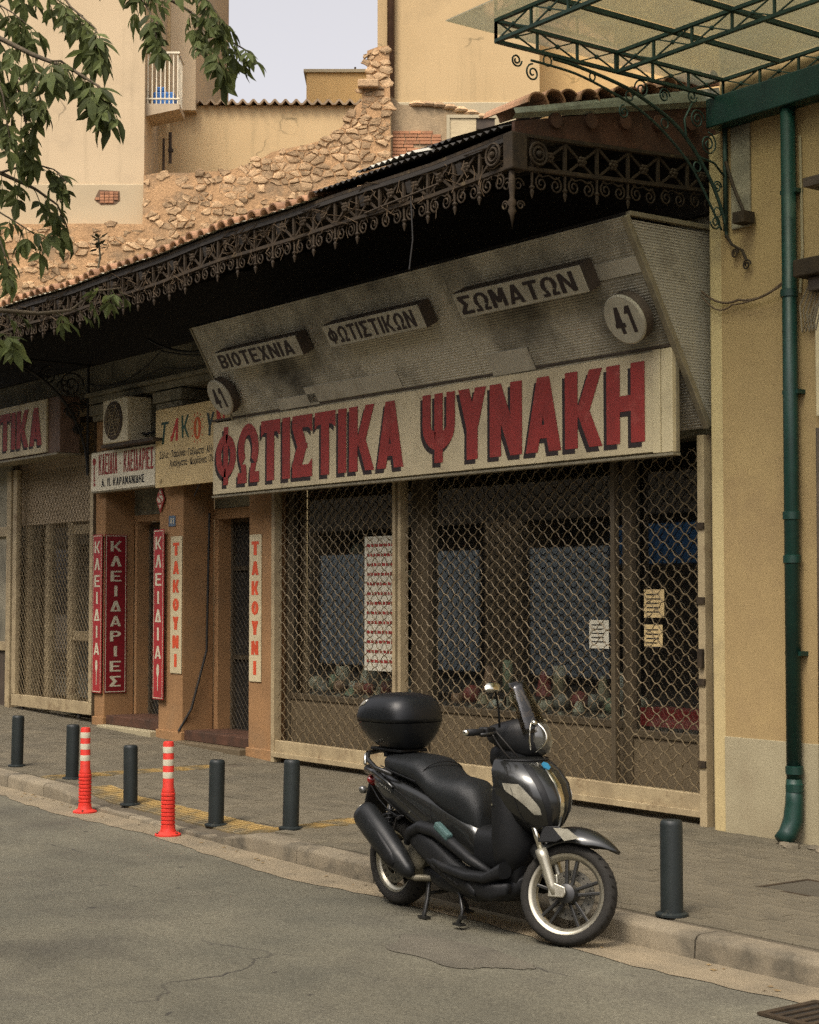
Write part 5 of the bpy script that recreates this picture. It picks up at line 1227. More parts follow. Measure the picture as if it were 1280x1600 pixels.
# ------------------------------------------------------------------ small plant rooted in the tiles
PL = thing('roof_weed', 'small leafy weed growing out of the tiled canopy edge', 'plant', tuple(at(152, 430, 19.2)))
b0, b1 = at(151, 432, 19.0), at(154, 372, 19.0)
MB().tube([b0, b0.lerp(b1, .5) + RT * .03, b1], .012, 5).build('stem', mat('weed_stem', (.10, .085, .05), rough=.8), PL)
g = MB()
for i in range(16):
    a = i * 2.4; d_ = (RT * cos(a) + AX * sin(a) + Zv * R.uniform(-.2, .7)).normalized(); L = R.uniform(.10, .17); c = b0.lerp(b1, .72 + .28 * i / 15); s_ = d_.cross(Zv).normalized()
    g.add([c, c + d_ * L * .5 + s_ * .03, c + d_ * L, c + d_ * L * .5 - s_ * .03], [(0, 1, 2, 3)])
m_leafd = mat('weed_leaf', (.045, .06, .025), rough=.6); g.build('foliage', m_leafd, PL)
# ------------------------------------------------------------------ street furniture
def bollard(loc, lab, first=[None]):
    x, y = loc; z = pav_z(x, y)
    if first[0] is None:
        t = frame('bollard', lab, 'bollard', (x, y, z), 0, 'bollards along the kerb')
        MB().lathe([(.060, .0), (.060, .475), (.057, .492), (.050, .50), (.0, .503)], 24).build('post', m_boll, t, auto=40)
        MB().lathe([(.088, 0), (.088, .012), (.076, .018), (.064, .02)], 24).build('base_ring', m_boll, t, auto=40)
        first[0] = t; return t
    c = copy_tree(first[0], (x, y, z), lab); c.rotation_euler = (R.uniform(-.025, .025), R.uniform(-.025, .025), R.uniform(0, 6)); return c
for loc, lab in (((2.34, -2.76), 'dark green-grey bollard standing alone beyond the scooter front wheel'),
                 ((-1.75, -2.54), 'dark bollard nearest the scooter top case, at the end of the yellow paving'),
                 ((-2.59, -2.68), 'dark bollard just right of the second orange post'),
                 ((-4.14, -2.61), 'dark bollard between the two orange posts'),
                 ((-5.76, -2.38), 'dark bollard close behind the first orange post'),
                 ((-7.12, -2.33), 'farthest dark bollard, beneath the tall mesh gate')): bollard(loc, lab)
m_or = mat('orange_plastic', (0.64, 0.038, 0.026), (0.55, 0.034, 0.024), sc=6, rough=.5, bump=.05, fine=.08, spec=.4, dirt=(.36, .05, .035), dsc=9, dlo=.52, dhi=.75)
m_refl = mat('reflective_band', (.60, .56, .47), (.50, .46, .38), sc=8, rough=.45, bump=.05, fine=.1)
t = frame('delineator_post', 'orange flexible post with pale bands between the third and fourth bollard', 'traffic post', (-2.66, -3.055, .004), 0, 'orange flexible posts at the crossing')
prof = [(.0, 0), (.10, 0), (.10, .012), (.085, .02), (.062, .03), (.056, .05)]
for i in range(9): z = .06 + i * .030; prof += [(.054, z), (.054, z + .016), (.049, z + .019), (.049, z + .027)]
prof += [(.050, .34), (.042, .36), (.041, .69), (.036, .705), (.0, .708)]
MB().lathe(prof, 24).build('post', m_or, t, auto=35)
for z in (.43, .525, .62): MB().lathe([(.0423, z), (.0427, z + .004), (.0427, z + .043), (.0423, z + .047)], 24, cap=False).build('reflective_band', m_refl, t, smooth=True)
for k in range(3): a = k * 2.1 + .4; MB().lathe([(.012, .012), (.012, .024), (.006, .027)], 8, (.08 * cos(a), .08 * sin(a), 0)).build('anchor_bolt', m_iron, t)
copy_tree(t, (-4.29, -2.955, .004), 'orange flexible post with pale bands in front of the second bollard from the mesh gate', 1.0)

# ------------------------------------------------------------------ tree leaning in from the near pavement
m_bark = mat('bark', (.10, .078, .052), (.06, .048, .033), sc=8, rough=.95, bump=.6, bsc=40, fine=.25, stretch=(3, 3, .6))
def leaf_mat():
    m = mat('leaf_green', (.115, .135, .046), (.060, .082, .030), sc=7, rough=.62, bump=.1, bsc=90, fine=.15, rnd=.5, spec=.22, dirt=(.20, .17, .05), dsc=5, dlo=.58, dhi=.72)
    n, l = m.node_tree.nodes, m.node_tree.links; b = n['Principled BSDF']; out = n['Material Output']
    tl = n.new('ShaderNodeBsdfTranslucent'); l.new(b.inputs['Base Color'].links[0].from_socket, tl.inputs[0])
    mx = n.new('ShaderNodeMixShader'); mx.inputs[0].default_value = .45; l.new(b.outputs[0], mx.inputs[1]); l.new(tl.outputs[0], mx.inputs[2]); l.new(mx.outputs[0], out.inputs['Surface'])
    return m
m_leaf = leaf_mat()
T = thing('tree', 'broadleaf street tree whose drooping branches hang into the upper left', 'tree', (.3, -8.1, .12))
trunk = [(.3, -8.1, .1), (.25, -8.05, 1.2), (.15, -7.95, 2.4), (.0, -7.8, 3.4), (-.1, -7.6, 4.6), (-.2, -7.4, 6.0)]
MB().tube(trunk, [.17, .15, .135, .12, .10, .06], 12).build('trunk', m_bark, T, smooth=True)
LR = random.Random(5)
def leaflet(mb, p, d, nrm, L, W):
    """one pointed leaflet, folded along the midrib, tip drooping"""
    d = d.normalized(); s = d.cross(nrm).normalized(); n = s.cross(d).normalized()
    q = lambda a, b, h: p + d * (L * a) + s * (W * b) + n * (L * h)
    v = [q(0, 0, 0), q(.22, .36, .03), q(.48, .50, .04), q(.72, .30, .0), q(1, 0, -.12), q(.72, -.26, .0), q(.48, -.46, .04), q(.22, -.34, .03), q(.35, 0, -.02), q(.68, 0, -.04)]
    if LR.random() < .5: v[3] = q(.70, .42, .02); v[2] = q(.5, .38, .03)
    mb.add(v, [(0, 1, 8), (1, 2, 8), (2, 9, 8), (2, 3, 9), (3, 4, 9), (4, 5, 9), (5, 6, 9), (6, 8, 9), (6, 7, 8), (7, 0, 8)])
def compound(seed):
    """a drooping compound leaf along +x with three to five leaflets; local up is z"""
    LR.seed(seed); mb = MB(); L = .085; n = LR.choice((3, 5, 5))
    pts = [Vector((0, 0, 0)), Vector((.04, 0, -.004)), Vector((.085, 0, -.02))]
    mb.tube(pts, .0022, 4)
    e = pts[-1]; leaflet(mb, e, Vector((1, LR.uniform(-.2, .2), -.45)), Zv, LR.uniform(.10, .135), LR.uniform(.040, .056))
    for k in range((n - 1) // 2):
        b = pts[-1 - k] if k == 0 else pts[1]
        for sy in (-1, 1): leaflet(mb, b, Vector((.65, sy * LR.uniform(.6, 1.0), LR.uniform(-.7, -.2))), Vector((0, 0, 1)), LR.uniform(.085, .12), LR.uniform(.034, .050))
    return mb
cm = [compound(100 + i).mesh('leaf', m_leaf) for i in range(9)]
# limb spine points given as (px, py, depth) of the view, read off the branches in the picture
DZ = 8.2
twigs = [
    [(-330, 60, 8.0), (-120, -20, 8.1), (60, -60, 8.3), (200, -40, 8.5), (300, 20, 8.7), (345, 55, 8.8), (395, 85, 8.9)],
    [(200, -40, 8.5), (235, 20, 8.4), (245, 60, 8.3)],
    [(60, -60, 8.3), (110, 10, 8.2), (150, 45, 8.0), (150, 75, 7.9)],
    [(300, 20, 8.7), (330, 70, 8.6), (350, 105, 8.6)],
    [(-260, 40, 8.0), (-60, 30, 7.9), (50, 85, 7.8), (115, 110, 7.7), (155, 135, 7.6), (175, 165, 7.6)],
    [(115, 110, 7.7), (95, 95, 7.6), (80, 95, 7.5)],
    [(-260, 40, 8.0), (-120, 110, 8.2), (-20, 80, 8.3), (25, 120, 8.4), (40, 190, 8.4), (45, 240, 8.4)],
    [(25, 120, 8.4), (60, 140, 8.3), (65, 165, 8.3)],
    [(-20, 80, 8.3), (5, 150, 8.1), (15, 215, 8.0)],
    [(-260, 140, 8.3), (-90, 230, 8.5), (0, 270, 8.6), (55, 295, 8.6), (90, 320, 8.7), (105, 355, 8.7)],
    [(0, 270, 8.6), (50, 255, 8.5), (85, 265, 8.5), (105, 285, 8.4)],
    [(-90, 230, 8.5), (-20, 320, 8.5), (30, 350, 8.5), (60, 370, 8.5)],
    [(-20, 320, 8.5), (5, 390, 8.4), (15, 420, 8.4)],
    [(-260, 400, 8.6), (-60, 480, 8.8), (60, 490, 8.9), (110, 485, 8.9), (150, 455, 9.0), (190, 450, 9.0)],
    [(-60, 480, 8.8), (-10, 520, 8.8), (20, 522, 8.8)],
    [(-120, -20, 8.1), (-30, -10, 8.0), (20, 20, 7.9), (50, 45, 7.9)],
    [(-120, -20, 8.1), (0, -40, 8.4), (90, 0, 8.6), (130, 25, 8.6)],
    [(200, -40, 8.5), (290, -30, 8.3), (330, 5, 8.2), (345, 35, 8.2)],
]
crown_bits = MB()
root0 = Vector(trunk[4])
for tw in twigs:
    pts = [at(*p) for p in tw]
    if tw[0][0] < -200: pts = [Vector(trunk[3]).lerp(Vector(trunk[5]), LR.random())] + pts
    rs = [max(.004, .018 * (1 - i / (len(pts) - 1)) ** 1.3 + .004) if tw[0][0] < -200 else max(.003, .007 * (1 - i / len(pts))) for i in range(len(pts))]
    crown_bits.tube(pts, rs, 6)
crown = crown_bits.build('crown', m_bark, T, smooth=True)
def put_leaf(p, d, s, k):
    o = bpy.data.objects.new('leaf', cm[k % 9]); COL.objects.link(o); o.parent = crown
    d = d.normalized(); y = Zv.cross(d); y = y.normalized() if y.length > .05 else Vector((0, 1, 0)); z = d.cross(y)
    M = Matrix((d, y, z)).transposed().to_4x4(); M.translation = p
    o.matrix_local = M @ Matrix.Rotation(LR.uniform(-.5, .5), 4, 'X') @ Matrix.Scale(s, 4)
LR.seed(21); k = 0
dens = [11, 12, 12, 10, 15, 8, 10, 8, 9, 7, 7, 7, 6, 5, 5, 9, 11, 11]
for ti, tw in enumerate(twigs):
    pts = [at(*p) for p in tw]; segs = [(pts[i], pts[i + 1]) for i in range(len(pts) - 1)]
    for si, (a, b) in enumerate(segs):
        if tw[si + 1][0] < -120: continue
        last = si == len(segs) - 1
        nn = dens[ti] if last else max(2, int(dens[ti] * .55))
        for j in range(nn):
            t_ = (j + LR.random()) / nn; p = a.lerp(b, t_); ang = LR.uniform(0, 2 * pi)
            d = (b - a).normalized() * .35 + (RT * cos(ang) + AX * sin(ang)) * .7 + Zv * LR.uniform(-1.5, -.05)
            put_leaf(p, d, LR.uniform(.62, 1.10), k); k += 1
# the rest of the crown, outside the picture
body = MB()
for i in range(140):
    a, r_ = LR.uniform(0, 2 * pi), LR.uniform(.3, 1.9); p = Vector((-.2 + r_ * cos(a) * .9 + .8, -7.9 + r_ * sin(a) - .5, LR.uniform(4.9, 7.0)))
    d = Vector((cos(a), sin(a), LR.uniform(-.8, .3))).normalized(); y = Zv.cross(d).normalized(); M = Matrix((d, y, d.cross(y))).transposed().to_4x4(); M.translation = p
    tmp = compound(300 + i % 6); body.join(tmp, M)
stuff(body.build('upper_foliage', m_leaf, T))
# ------------------------------------------------------------------ scooter (local: x forward, y to its left, z up; rear axle above x = 0)
m_bk = mat('black_plastic', (.0085, .009, .0095), (.006, .0065, .007), sc=8, rough=.50, bump=.12, bsc=220, fine=.15, spec=.28, wb=False, dirt=(.022, .020, .017), dsc=5, dlo=.58, dhi=.8)
m_paint = mat('dark_metallic_paint', (.040, .041, .038), (.033, .034, .032), sc=4, rough=.27, bump=.0, fine=.04, spec=.5, metal=.75, coat=.5, wb=False)
m_seat = mat('seat_vinyl', (.010, .0115, .012), (.008, .009, .0095), sc=6, rough=.46, bump=.25, bsc=260, fine=.1, spec=.32, wb=False)
m_tyre = mat('tyre_rubber', (0.014, 0.013, 0.012), (0.02, 0.018, 0.016), sc=10, rough=.85, bump=.3, bsc=120, fine=.15)
m_rim = mat('rim_silver', (0.5, 0.47, 0.41), (0.4, 0.37, 0.32), sc=9, rough=.30, metal=.85, bump=.0, fine=.05)
m_fork = mat('fork_alloy', (.46, .44, .39), (.36, .34, .30), sc=9, rough=.38, metal=.75, bump=.02, fine=.08)
m_chrome = mat('chrome', (.70, .69, .67), (.64, .63, .61), sc=4, rough=.10, metal=1., bump=0, fine=0)
m_spoke = mat('spoke_black', (.016, .016, .016), rough=.35, bump=0, spec=.5)
m_lens = mat('clear_lens', (0.3, 0.285, 0.25), (0.2, 0.19, 0.165), sc=20, rough=.12, bump=0, spec=.8, coat=1.)
m_case = mat('case_black', (.007, .008, .009), (.0055, .0065, .0075), sc=5, rough=.36, bump=.10, bsc=240, fine=.1, spec=.32, wb=False)
m_screen = glassy('smoked_screen', (.60, .58, .54), gloss_min=.0, rough=.04, boost=1.2)
m_hlens = mat('smoky_headlamp', (.075, .074, .07), (.04, .04, .038), sc=14, rough=.06, bump=0, spec=.9, coat=1.)
m_disc = mat('disc_steel', (.20, .19, .17), (.14, .13, .12), sc=20, rough=.4, metal=.8, bump=.0)
m_badge = mat('badge_blue', (.03, .18, .34), rough=.3, bump=0)
m_exh = mat('exhaust_black', (.010, .011, .0115), (.015, .016, .016), sc=9, rough=.40, bump=.05, spec=.35, metal=.2, wb=False)
m_eng = mat('engine_alloy', (.17, .155, .125), (.09, .085, .07), sc=12, rough=.55, metal=.5, bump=.2)
m_teal = mat('footpeg_cover', (0.055, 0.105, 0.11), (0.04, 0.075, 0.08), sc=9, rough=.6, bump=.2)

SCO = frame('scooter', 'black motor scooter with a top case parked along the kerb', 'scooter', (.697, -3.335, .004), 0)
def ring_x(x, zc, hw, hh, e=2.4, n=20, yc=0., zb=None, tilt=0.):
    """superellipse section in the y-z plane at x"""
    out = []
    for i in range(n):
        a = 2 * pi * i / n + pi / n; c, s = cos(a), sin(a)
        y = hw * (abs(c) ** (2 / e)) * (1 if c >= 0 else -1); z = hh * (abs(s) ** (2 / e)) * (1 if s >= 0 else -1)
        out.append((x + tilt * z, yc + y, zc + z))
    return out
def loft(secs, sub=1, **k): return MB().rings([ring_x(*s) if isinstance(s, tuple) else s for s in secs])
def sp(name, mb, m, par=None, **k): return mb.build(name, m, par or SCO, **k)

def wheel(name, c, r_t, w_t, r_r, M=None, spokes=5, disc_side=1, lip=.012):
    """alloy wheel: rim is the part; tyre, spokes, hub and disc its pieces"""
    M = M or Matrix.Identity(4); c = Vector(c); ax = Vector((0, 1, 0))
    rim_w = w_t * .72
    prof = [(r_r - .030, -rim_w / 2 + .02), (r_r - .016, -rim_w / 2 + .004), (r_r - .010, -rim_w / 2), (r_r + lip * .2, -rim_w / 2 - .002), (r_r + lip * .5, -rim_w / 2 + .006), (r_r + lip * .5, rim_w / 2 - .006), (r_r + lip * .2, rim_w / 2 + .002), (r_r - .010, rim_w / 2), (r_r - .016, rim_w / 2 - .004), (r_r - .030, rim_w / 2 - .02)]
    w_ = sp(name, MB().lathe(prof, 56, c, ax, cap=False, closed=True).xf(M), m_rim, auto=35)
    tp = []
    for i in range(13):
        a = pi * i / 12; tp.append((r_r + .004 + (r_t - r_r - .004) * sin(a) ** .62, -w_t / 2 * cos(a) * (1 if abs(cos(a)) < .9 else .92)))
    sp('tyre', MB().lathe(tp, 56, c, ax, cap=False, closed=True).xf(M), m_tyre, w_, smooth=True)
    tr = MB()
    for k in range(30):                                       # tread blocks standing slightly proud
        for sg in (-1, 1):
            a = 2 * pi * (k + .5 * (sg > 0)) / 30; q = []
            for (da, dy) in ((0, .012), (.05, .020), (.10, .044), (.06, .046)):
                yy = sg * dy; rr = r_t + .0012 - .5 * (yy / (w_t / 2)) ** 2 * .030
                q.append(c + Vector((cos(a + da) * rr, yy, sin(a + da) * rr)))
            tr.add(q, [(0, 1, 2, 3)])
    sp('tread', tr.xf(M), m_bk, w_)
    for k in range(spokes):
        a = 2 * pi * k / spokes + .32; u = Vector((cos(a), 0, sin(a))); v = Vector((-sin(a), 0, cos(a))); g = MB()
        for sg in (-1, 1):
            p0 = c + u * .045 + v * sg * .014; p1 = c + u * (r_r - .018) + v * sg * .030
            g.bar(p0, p1, .016, .030, up=(0, 1, 0))
        g.bar(c + u * (r_r - .03), c + u * (r_r - .014), .070, .034, up=(0, 1, 0))
        sp('spoke', g.xf(M), m_spoke, w_, bevel=.003)
    sp('hub', MB().lathe([(.02, -.06), (.05, -.05), (.058, -.02), (.058, .02), (.05, .05), (.02, .06)], 20, c, ax).xf(M), m_spoke, w_, auto=35)
    g = MB().lathe([(.075, disc_side * .047), (.128, disc_side * .047), (.128, disc_side * .052), (.075, disc_side * .052)], 40, c, ax, cap=False, closed=True)
    sp('brake_disc', g.xf(M), m_disc, w_, auto=35)
    g = MB()
    for k in range(18):
        a = 2 * pi * k / 18; g.lathe([(.006, 0), (.006, .001)], 6, c + Vector((.105 * cos(a), disc_side * .0465 if disc_side > 0 else -.0525, .105 * sin(a))), (0, -1, 0))
    sp('disc_hole', g.xf(M), m_spoke, w_)
    return w_
RF, RR_ = .262, .256
FA = Vector((1.452, 0, RF)); RA = Vector((0, 0, RR_))
STEER = radians(31); axis = Vector((-sin(radians(26)), 0, cos(radians(26)))); piv = FA + Vector((-.045, 0, 0))
MS = Matrix.Translation(piv) @ Matrix.Rotation(STEER, 4, axis) @ Matrix.Translation(-piv)
dz = RF - min((MS @ (FA + Vector((RF * cos(a), 0, RF * sin(a))))).z for a in [2 * pi * i / 60 for i in range(60)]) - RF
MS = Matrix.Translation((0, 0, dz)) @ MS
fw_ = wheel('front_wheel', FA, RF, .105, .205, MS)
rw_ = wheel('rear_wheel', RA, RR_, .135, .178, None, 5, -1)
# fork legs, fender
for sy in (-1, 1):
    b = FA + Vector((-.045, sy * .082, -.015)); tdir = axis
    lg = sp('fork_leg', MB().tube([b, b + tdir * .05, b + tdir * .19, b + tdir * .20, b + tdir * .245], [.020, .026, .029, .032, .032], 14).xf(MS), m_fork, smooth=True)
    sp('stanchion', MB().tube([b + tdir * .245, b + tdir * .44], .018, 10).xf(MS), m_chrome, lg, smooth=True)
    sp('axle_lug', MB().prism([(-.035, .03), (-.005, .045), (.055, .03), (.062, .0), (.05, -.022), (-.03, -.028)], FA + Vector((-.045 + .045 * 0, sy * .082, 0)), (1, 0, 0), (0, 0, 1), (0, sy, 0), .018).xf(MS), m_fork, lg, bevel=.004)
sp('brake_caliper', MB().obox(FA + Vector((-.105, .055, .045)), (1, 0, .2), (0, 1, 0), (-.2, 0, 1), .030, .030, .045).xf(MS), m_fork, bevel=.008)
g = MB(); rr = []
for i in range(15):
    f_ = i / 14; a = radians(44 + 98 * f_)                    # front tip low and pointed, back behind the fork
    r0 = RF + .048 + .022 * sin(pi * f_); hw = .088 * min(1, (f_ * 3.0 + .03)) ** .6; c = FA + Vector((0, 0, .012)); rad = Vector((cos(a), 0, sin(a))); sec = []
    ext = .026 * (1 - f_) ** 2
    for j in range(9):
        b = -1 + 2 * j / 8; sec.append(c + rad * (r0 - .085 * b * b * min(1, f_ * 3 + .1) + ext) + Vector((ext * .5, hw * b, 0)))
    for j in reversed(range(9)):
        b = -1 + 2 * j / 8; sec.append(c + rad * (r0 - .010 - .085 * b * b * min(1, f_ * 3 + .1) + ext) + Vector((ext * .5, hw * b * .95, 0)))
    rr.append(sec)
fd = sp('front_fender', MB().rings(rr).xf(MS), m_paint, smooth=True)
for sy in (-1, 1): sp('fender_stay', MB().prism([(-.12, .24), (-.02, .25), (.05, .30), (-.02, .335), (-.10, .325)], FA + Vector((-.045, sy * .096, 0)), (1, 0, 0), (0, 0, 1), (0, sy, 0), .014).xf(MS), m_bk, fd, bevel=.005)
sp('fender_trim', MB().add([p for p in [FA + Vector((-.02, -.1115, .262)), FA + Vector((.06, -.1115, .285)), FA + Vector((-.01, -.1115, .325)), FA + Vector((-.09, -.1115, .322))]], [(0, 1, 2, 3)]).xf(MS), m_lens, fd)

# front cowl: horizontal D sections
def dsec(z, xb, xf, hw, n=18, p=1.0, sh=0.):
    out = []
    for i in range(n + 1):
        a = -pi / 2 + pi * i / n; c, s = max(cos(a), 0), sin(a)
        out.append((xb + (xf - xb) * c ** p, hw * (abs(s) ** .9) * (1 if s >= 0 else -1), z + sh * (1 - c)))
    return out
COWL = [(.545, 1.24, 1.320, .035), (.565, 1.22, 1.355, .075), (.615, 1.18, 1.398, .128), (.68, 1.15, 1.420, .172), (.75, 1.125, 1.418, .196), (.82, 1.10, 1.388, .204), (.88, 1.075, 1.325, .190), (.925, 1.06, 1.250, .160), (.945, 1.05, 1.20, .125)]
cow = MB().rings([dsec(*q_, n=26) for q_ in COWL])
cw = sp('front_cowl', cow, m_paint, auto=55)
def cowl_pt(z, yf):
    T_ = [(.545, 1.24, 1.320, .035), (.565, 1.22, 1.355, .075), (.615, 1.18, 1.398, .128), (.68, 1.15, 1.420, .172), (.75, 1.125, 1.418, .196), (.82, 1.10, 1.388, .204), (.88, 1.075, 1.325, .190), (.925, 1.06, 1.250, .160), (.945, 1.05, 1.20, .125)]
    for q, r_ in zip(T_, T_[1:]):
        if q[0] <= z <= r_[0]:
            k = (z - q[0]) / (r_[0] - q[0]); xb, xf, hw = (q[i] + (r_[i] - q[i]) * k for i in (1, 2, 3)); break
    y = yf * hw; s = min(1, abs(yf)) ** (1 / .9); return Vector((xb + (xf - xb) * max(0, 1 - s * s) ** .5, y, z))
def strip(zs, f0, f1, lift, nm, m, th=.006):
    """band on the cowl between lateral fractions f0(z), f1(z)"""
    g = MB(); rr = []
    for z in zs:
        a, b = cowl_pt(z, f0(z)), cowl_pt(z, f1(z)); o = Vector((lift, 0, 0)) + Vector((0, (a.y + b.y) * .5 * .03, 0)); nr = Vector((1, (a.y + b.y) * 2.2, 0)).normalized()
        c_ = cowl_pt(z, (f0(z) + f1(z)) / 2)
        rr.append([a + nr * lift, c_ + nr * (lift + th * .4), b + nr * lift, b - nr * th, a - nr * th])
    g.rings(rr); return sp(nm, g, m, cw, auto=40)
zs = [.575 + .0345 * i for i in range(11)]
strip(zs, lambda z: -.075, lambda z: .075, .007, 'chrome_strip', m_chrome)
for sg in (-1, 1): strip(zs[1:], lambda z, s=sg: s * (.30 + (z - .6) * .45), lambda z, s=sg: s * (.44 + (z - .6) * .55), .004, 'intake_slot', m_bk)
MB_ = strip
sp('badge', MB().prism([(0, .028), (.022, .016), (.022, -.014), (0, -.030), (-.022, -.014), (-.022, .016)], cowl_pt(.905, 0) + Vector((.012, 0, .0)), (0, 1, 0), Vector((-.75, 0, .66)), Vector((.66, 0, .75)), .006), m_badge, cw)
for sg in (-1, 1):
    zz = [.665 + .0155 * i for i in range(11)]
    strip(zz, lambda z, s=sg: s * (.60 + max(0, (z - .70)) * 1.9), lambda z, s=sg: s * min(.97, .74 + (z - .665) * 2.0), .006, 'indicator_lens', m_lens)
# legshield behind the cowl, running down to the floor
sp('leg_shield', loft([(1.215, .50, .08, .02, 2.6), (1.20, .60, .165, .20, 3.2), (1.15, .63, .196, .292, 3.6), (1.10, .62, .205, .310, 3.8), (1.08, .62, .195, .300, 3.6), (1.062, .60, .13, .22, 2.8)]), m_bk, auto=60)
sp('inner_mudguard', loft([(1.18, .42, .07, .05, 2.6), (1.15, .40, .10, .16, 3), (1.05, .36, .12, .17, 3), (.98, .33, .10, .12, 3)]), m_bk, auto=60)
# headset, headlight, screen, bars (turned with the steering)
HS = Vector((1.03, 0, 1.0))
def hx(mb): return mb.xf(Matrix.Translation((0, 0, 0)) @ MS2)
MS2 = Matrix.Translation((.985, 0, 0)) @ Matrix.Rotation(STEER * .9, 4, 'Z') @ Matrix.Translation((-.985, 0, 0))
hd = sp('headset', hx(loft([(.875, 1.060, .05, .025, 2.4), (.905, 1.055, .095, .048, 3), (.97, 1.048, .118, .075, 3), (1.06, 1.045, .118, .100, 3), (1.13, 1.045, .104, .112, 2.8), (1.18, 1.04, .080, .098, 2.4), (1.20, 1.035, .05, .06, 2.2)])), m_bk, auto=60)
sp('headlight', hx(loft([(1.14, 1.05, .094, .104, 2.4), (1.19, 1.04, .080, .095, 2.2), (1.222, 1.03, .055, .070, 2.1), (1.234, 1.025, .022, .03, 2)])), m_hlens, hd, smooth=True)
sp('headset_neck', hx(loft([(.90, .93, .05, .05), (.96, .945, .09, .07), (1.06, .955, .095, .075), (1.13, .965, .06, .06)])), m_bk, hd, auto=60)
scr = MB(); rr = []
for i in range(9):
    f_ = i / 8; z = 1.085 + .265 * f_; xm = 1.225 - .145 * f_; hw = .125 - .070 * f_ ** 1.5; rr.append([(xm - .10 * (b_ * b_) * (1 - .3 * f_), hw * b_, z - .02 * b_ * b_) for b_ in [-1 + 2 * j / 8 for j in range(9)]])
for r_ in rr: scr.v += r_
scr.f = [(9 * i + j, 9 * i + j + 1, 9 * i + 10 + j, 9 * i + 9 + j) for i in range(8) for j in range(8)]
ws = sp('windscreen', hx(scr), m_screen, smooth=True); sm_ = ws.modifiers.new('solid', 'SOLIDIFY'); sm_.thickness = .003
for sy in (-1, 1): sp('screen_bolt', hx(MB().lathe([(.014, 0), (.016, .008), (.006, .016)], 12, (1.165, sy * .075, 1.125), (.9, sy * .4, .2))), m_chrome, ws, smooth=True)
for sy in (-1, 1):
    a, b = Vector((.955, sy * .12, 1.075)), Vector((.90, sy * .375, 1.085))
    hb = sp('handlebar', hx(MB().tube([Vector((.99, sy * .05, 1.06)), a, b], .012, 10)), m_bk, smooth=True)
    sp('grip', hx(MB().tube([a.lerp(b, .42), a.lerp(b, .5), a.lerp(b, .95)], [.020, .018, .019], 14)), m_bk, hb, smooth=True)
    sp('bar_end', hx(MB().tube([a.lerp(b, .955), b, b + (b - a).normalized() * .012], [.013, .018, .012], 12)), m_chrome, hb, smooth=True)
    sp('switch_housing', hx(MB().obox(a.lerp(b, .25), (b - a).normalized(), (1, 0, 0), (0, 0, 1), .042, .028, .026)), m_bk, hb, bevel=.010)
    sp('brake_lever', hx(MB().tube([a.lerp(b, .25) + Vector((.045, 0, 0)), a.lerp(b, .5) + Vector((.075, 0, -.004)), a.lerp(b, .9) + Vector((.07, 0, -.008))], .007, 8)), m_spoke, hb, smooth=True)
    st = Vector((1.00, sy * .155, 1.10)); m0 = Vector((.99, sy * .235, 1.30 if sy < 0 else 1.17))
    mi = sp('mirror', hx(MB().rings([[m0 + Vector((dx, .072 * k_ * cos(t_) * 1.05, .044 * k_ * (sin(t_) if sin(t_) > 0 else .35 * sin(t_)) + .008)) for t_ in [2 * pi * q / 20 for q in range(20)]] for dx, k_ in ((-.012, .93), (-.008, 1.0), (.012, .96), (.034, .66), (.042, .25))])), m_chrome if sy < 0 else m_bk, auto=45)
    sp('mirror_glass', hx(MB().rings([[m0 + Vector((-.0135, .066 * cos(t_), .040 * (sin(t_) if sin(t_) > 0 else .33 * sin(t_)) + .008)) for t_ in [2 * pi * q / 20 for q in range(20)]], [m0 + Vector((-.0140, .060 * cos(t_), .036 * (sin(t_) if sin(t_) > 0 else .3 * sin(t_)) + .008)) for t_ in [2 * pi * q / 20 for q in range(20)]]])), m_chrome, mi)
    sp('mirror_stalk', hx(MB().tube([st, st + Vector((0, sy * .008, .09)), st.lerp(m0, .8) + Vector((0, -sy * .03, .03)), m0 + Vector((.01, 0, -.005))], .0065, 8)), m_bk, mi, smooth=True)
# seat: pillion pad, step, rider pad
def seat_sec(x, zt, zb, hw, e=2.8): return (x, (zt + zb) / 2, hw, (zt - zb) / 2, e, 22)
st = sp('seat', loft([seat_sec(-.02, .865, .80, .09), seat_sec(.01, .885, .775, .125), seat_sec(.10, .892, .755, .150), seat_sec(.24, .890, .735, .160), seat_sec(.34, .882, .71, .162), seat_sec(.40, .850, .68, .162), seat_sec(.45, .812, .65, .162), seat_sec(.52, .793, .61, .160), seat_sec(.62, .790, .56, .152), seat_sec(.70, .785, .52, .138), seat_sec(.77, .752, .48, .120), seat_sec(.82, .69, .46, .102), seat_sec(.845, .62, .47, .08)]), m_seat, smooth=True)
sp('seat_seam', MB().tube([(.40 + .02 * sin(a), .150 * cos(a) * 1.0, .762 + .10 * abs(sin(a)) ** .6) for a in [pi * i / 20 for i in range(21)]], .004, 5).tube([(.0 + .036 * i, -.158 if 2 < i < 18 else -.145, .815 - .006 * i) for i in range(11)], .0035, 5), m_bk, st)
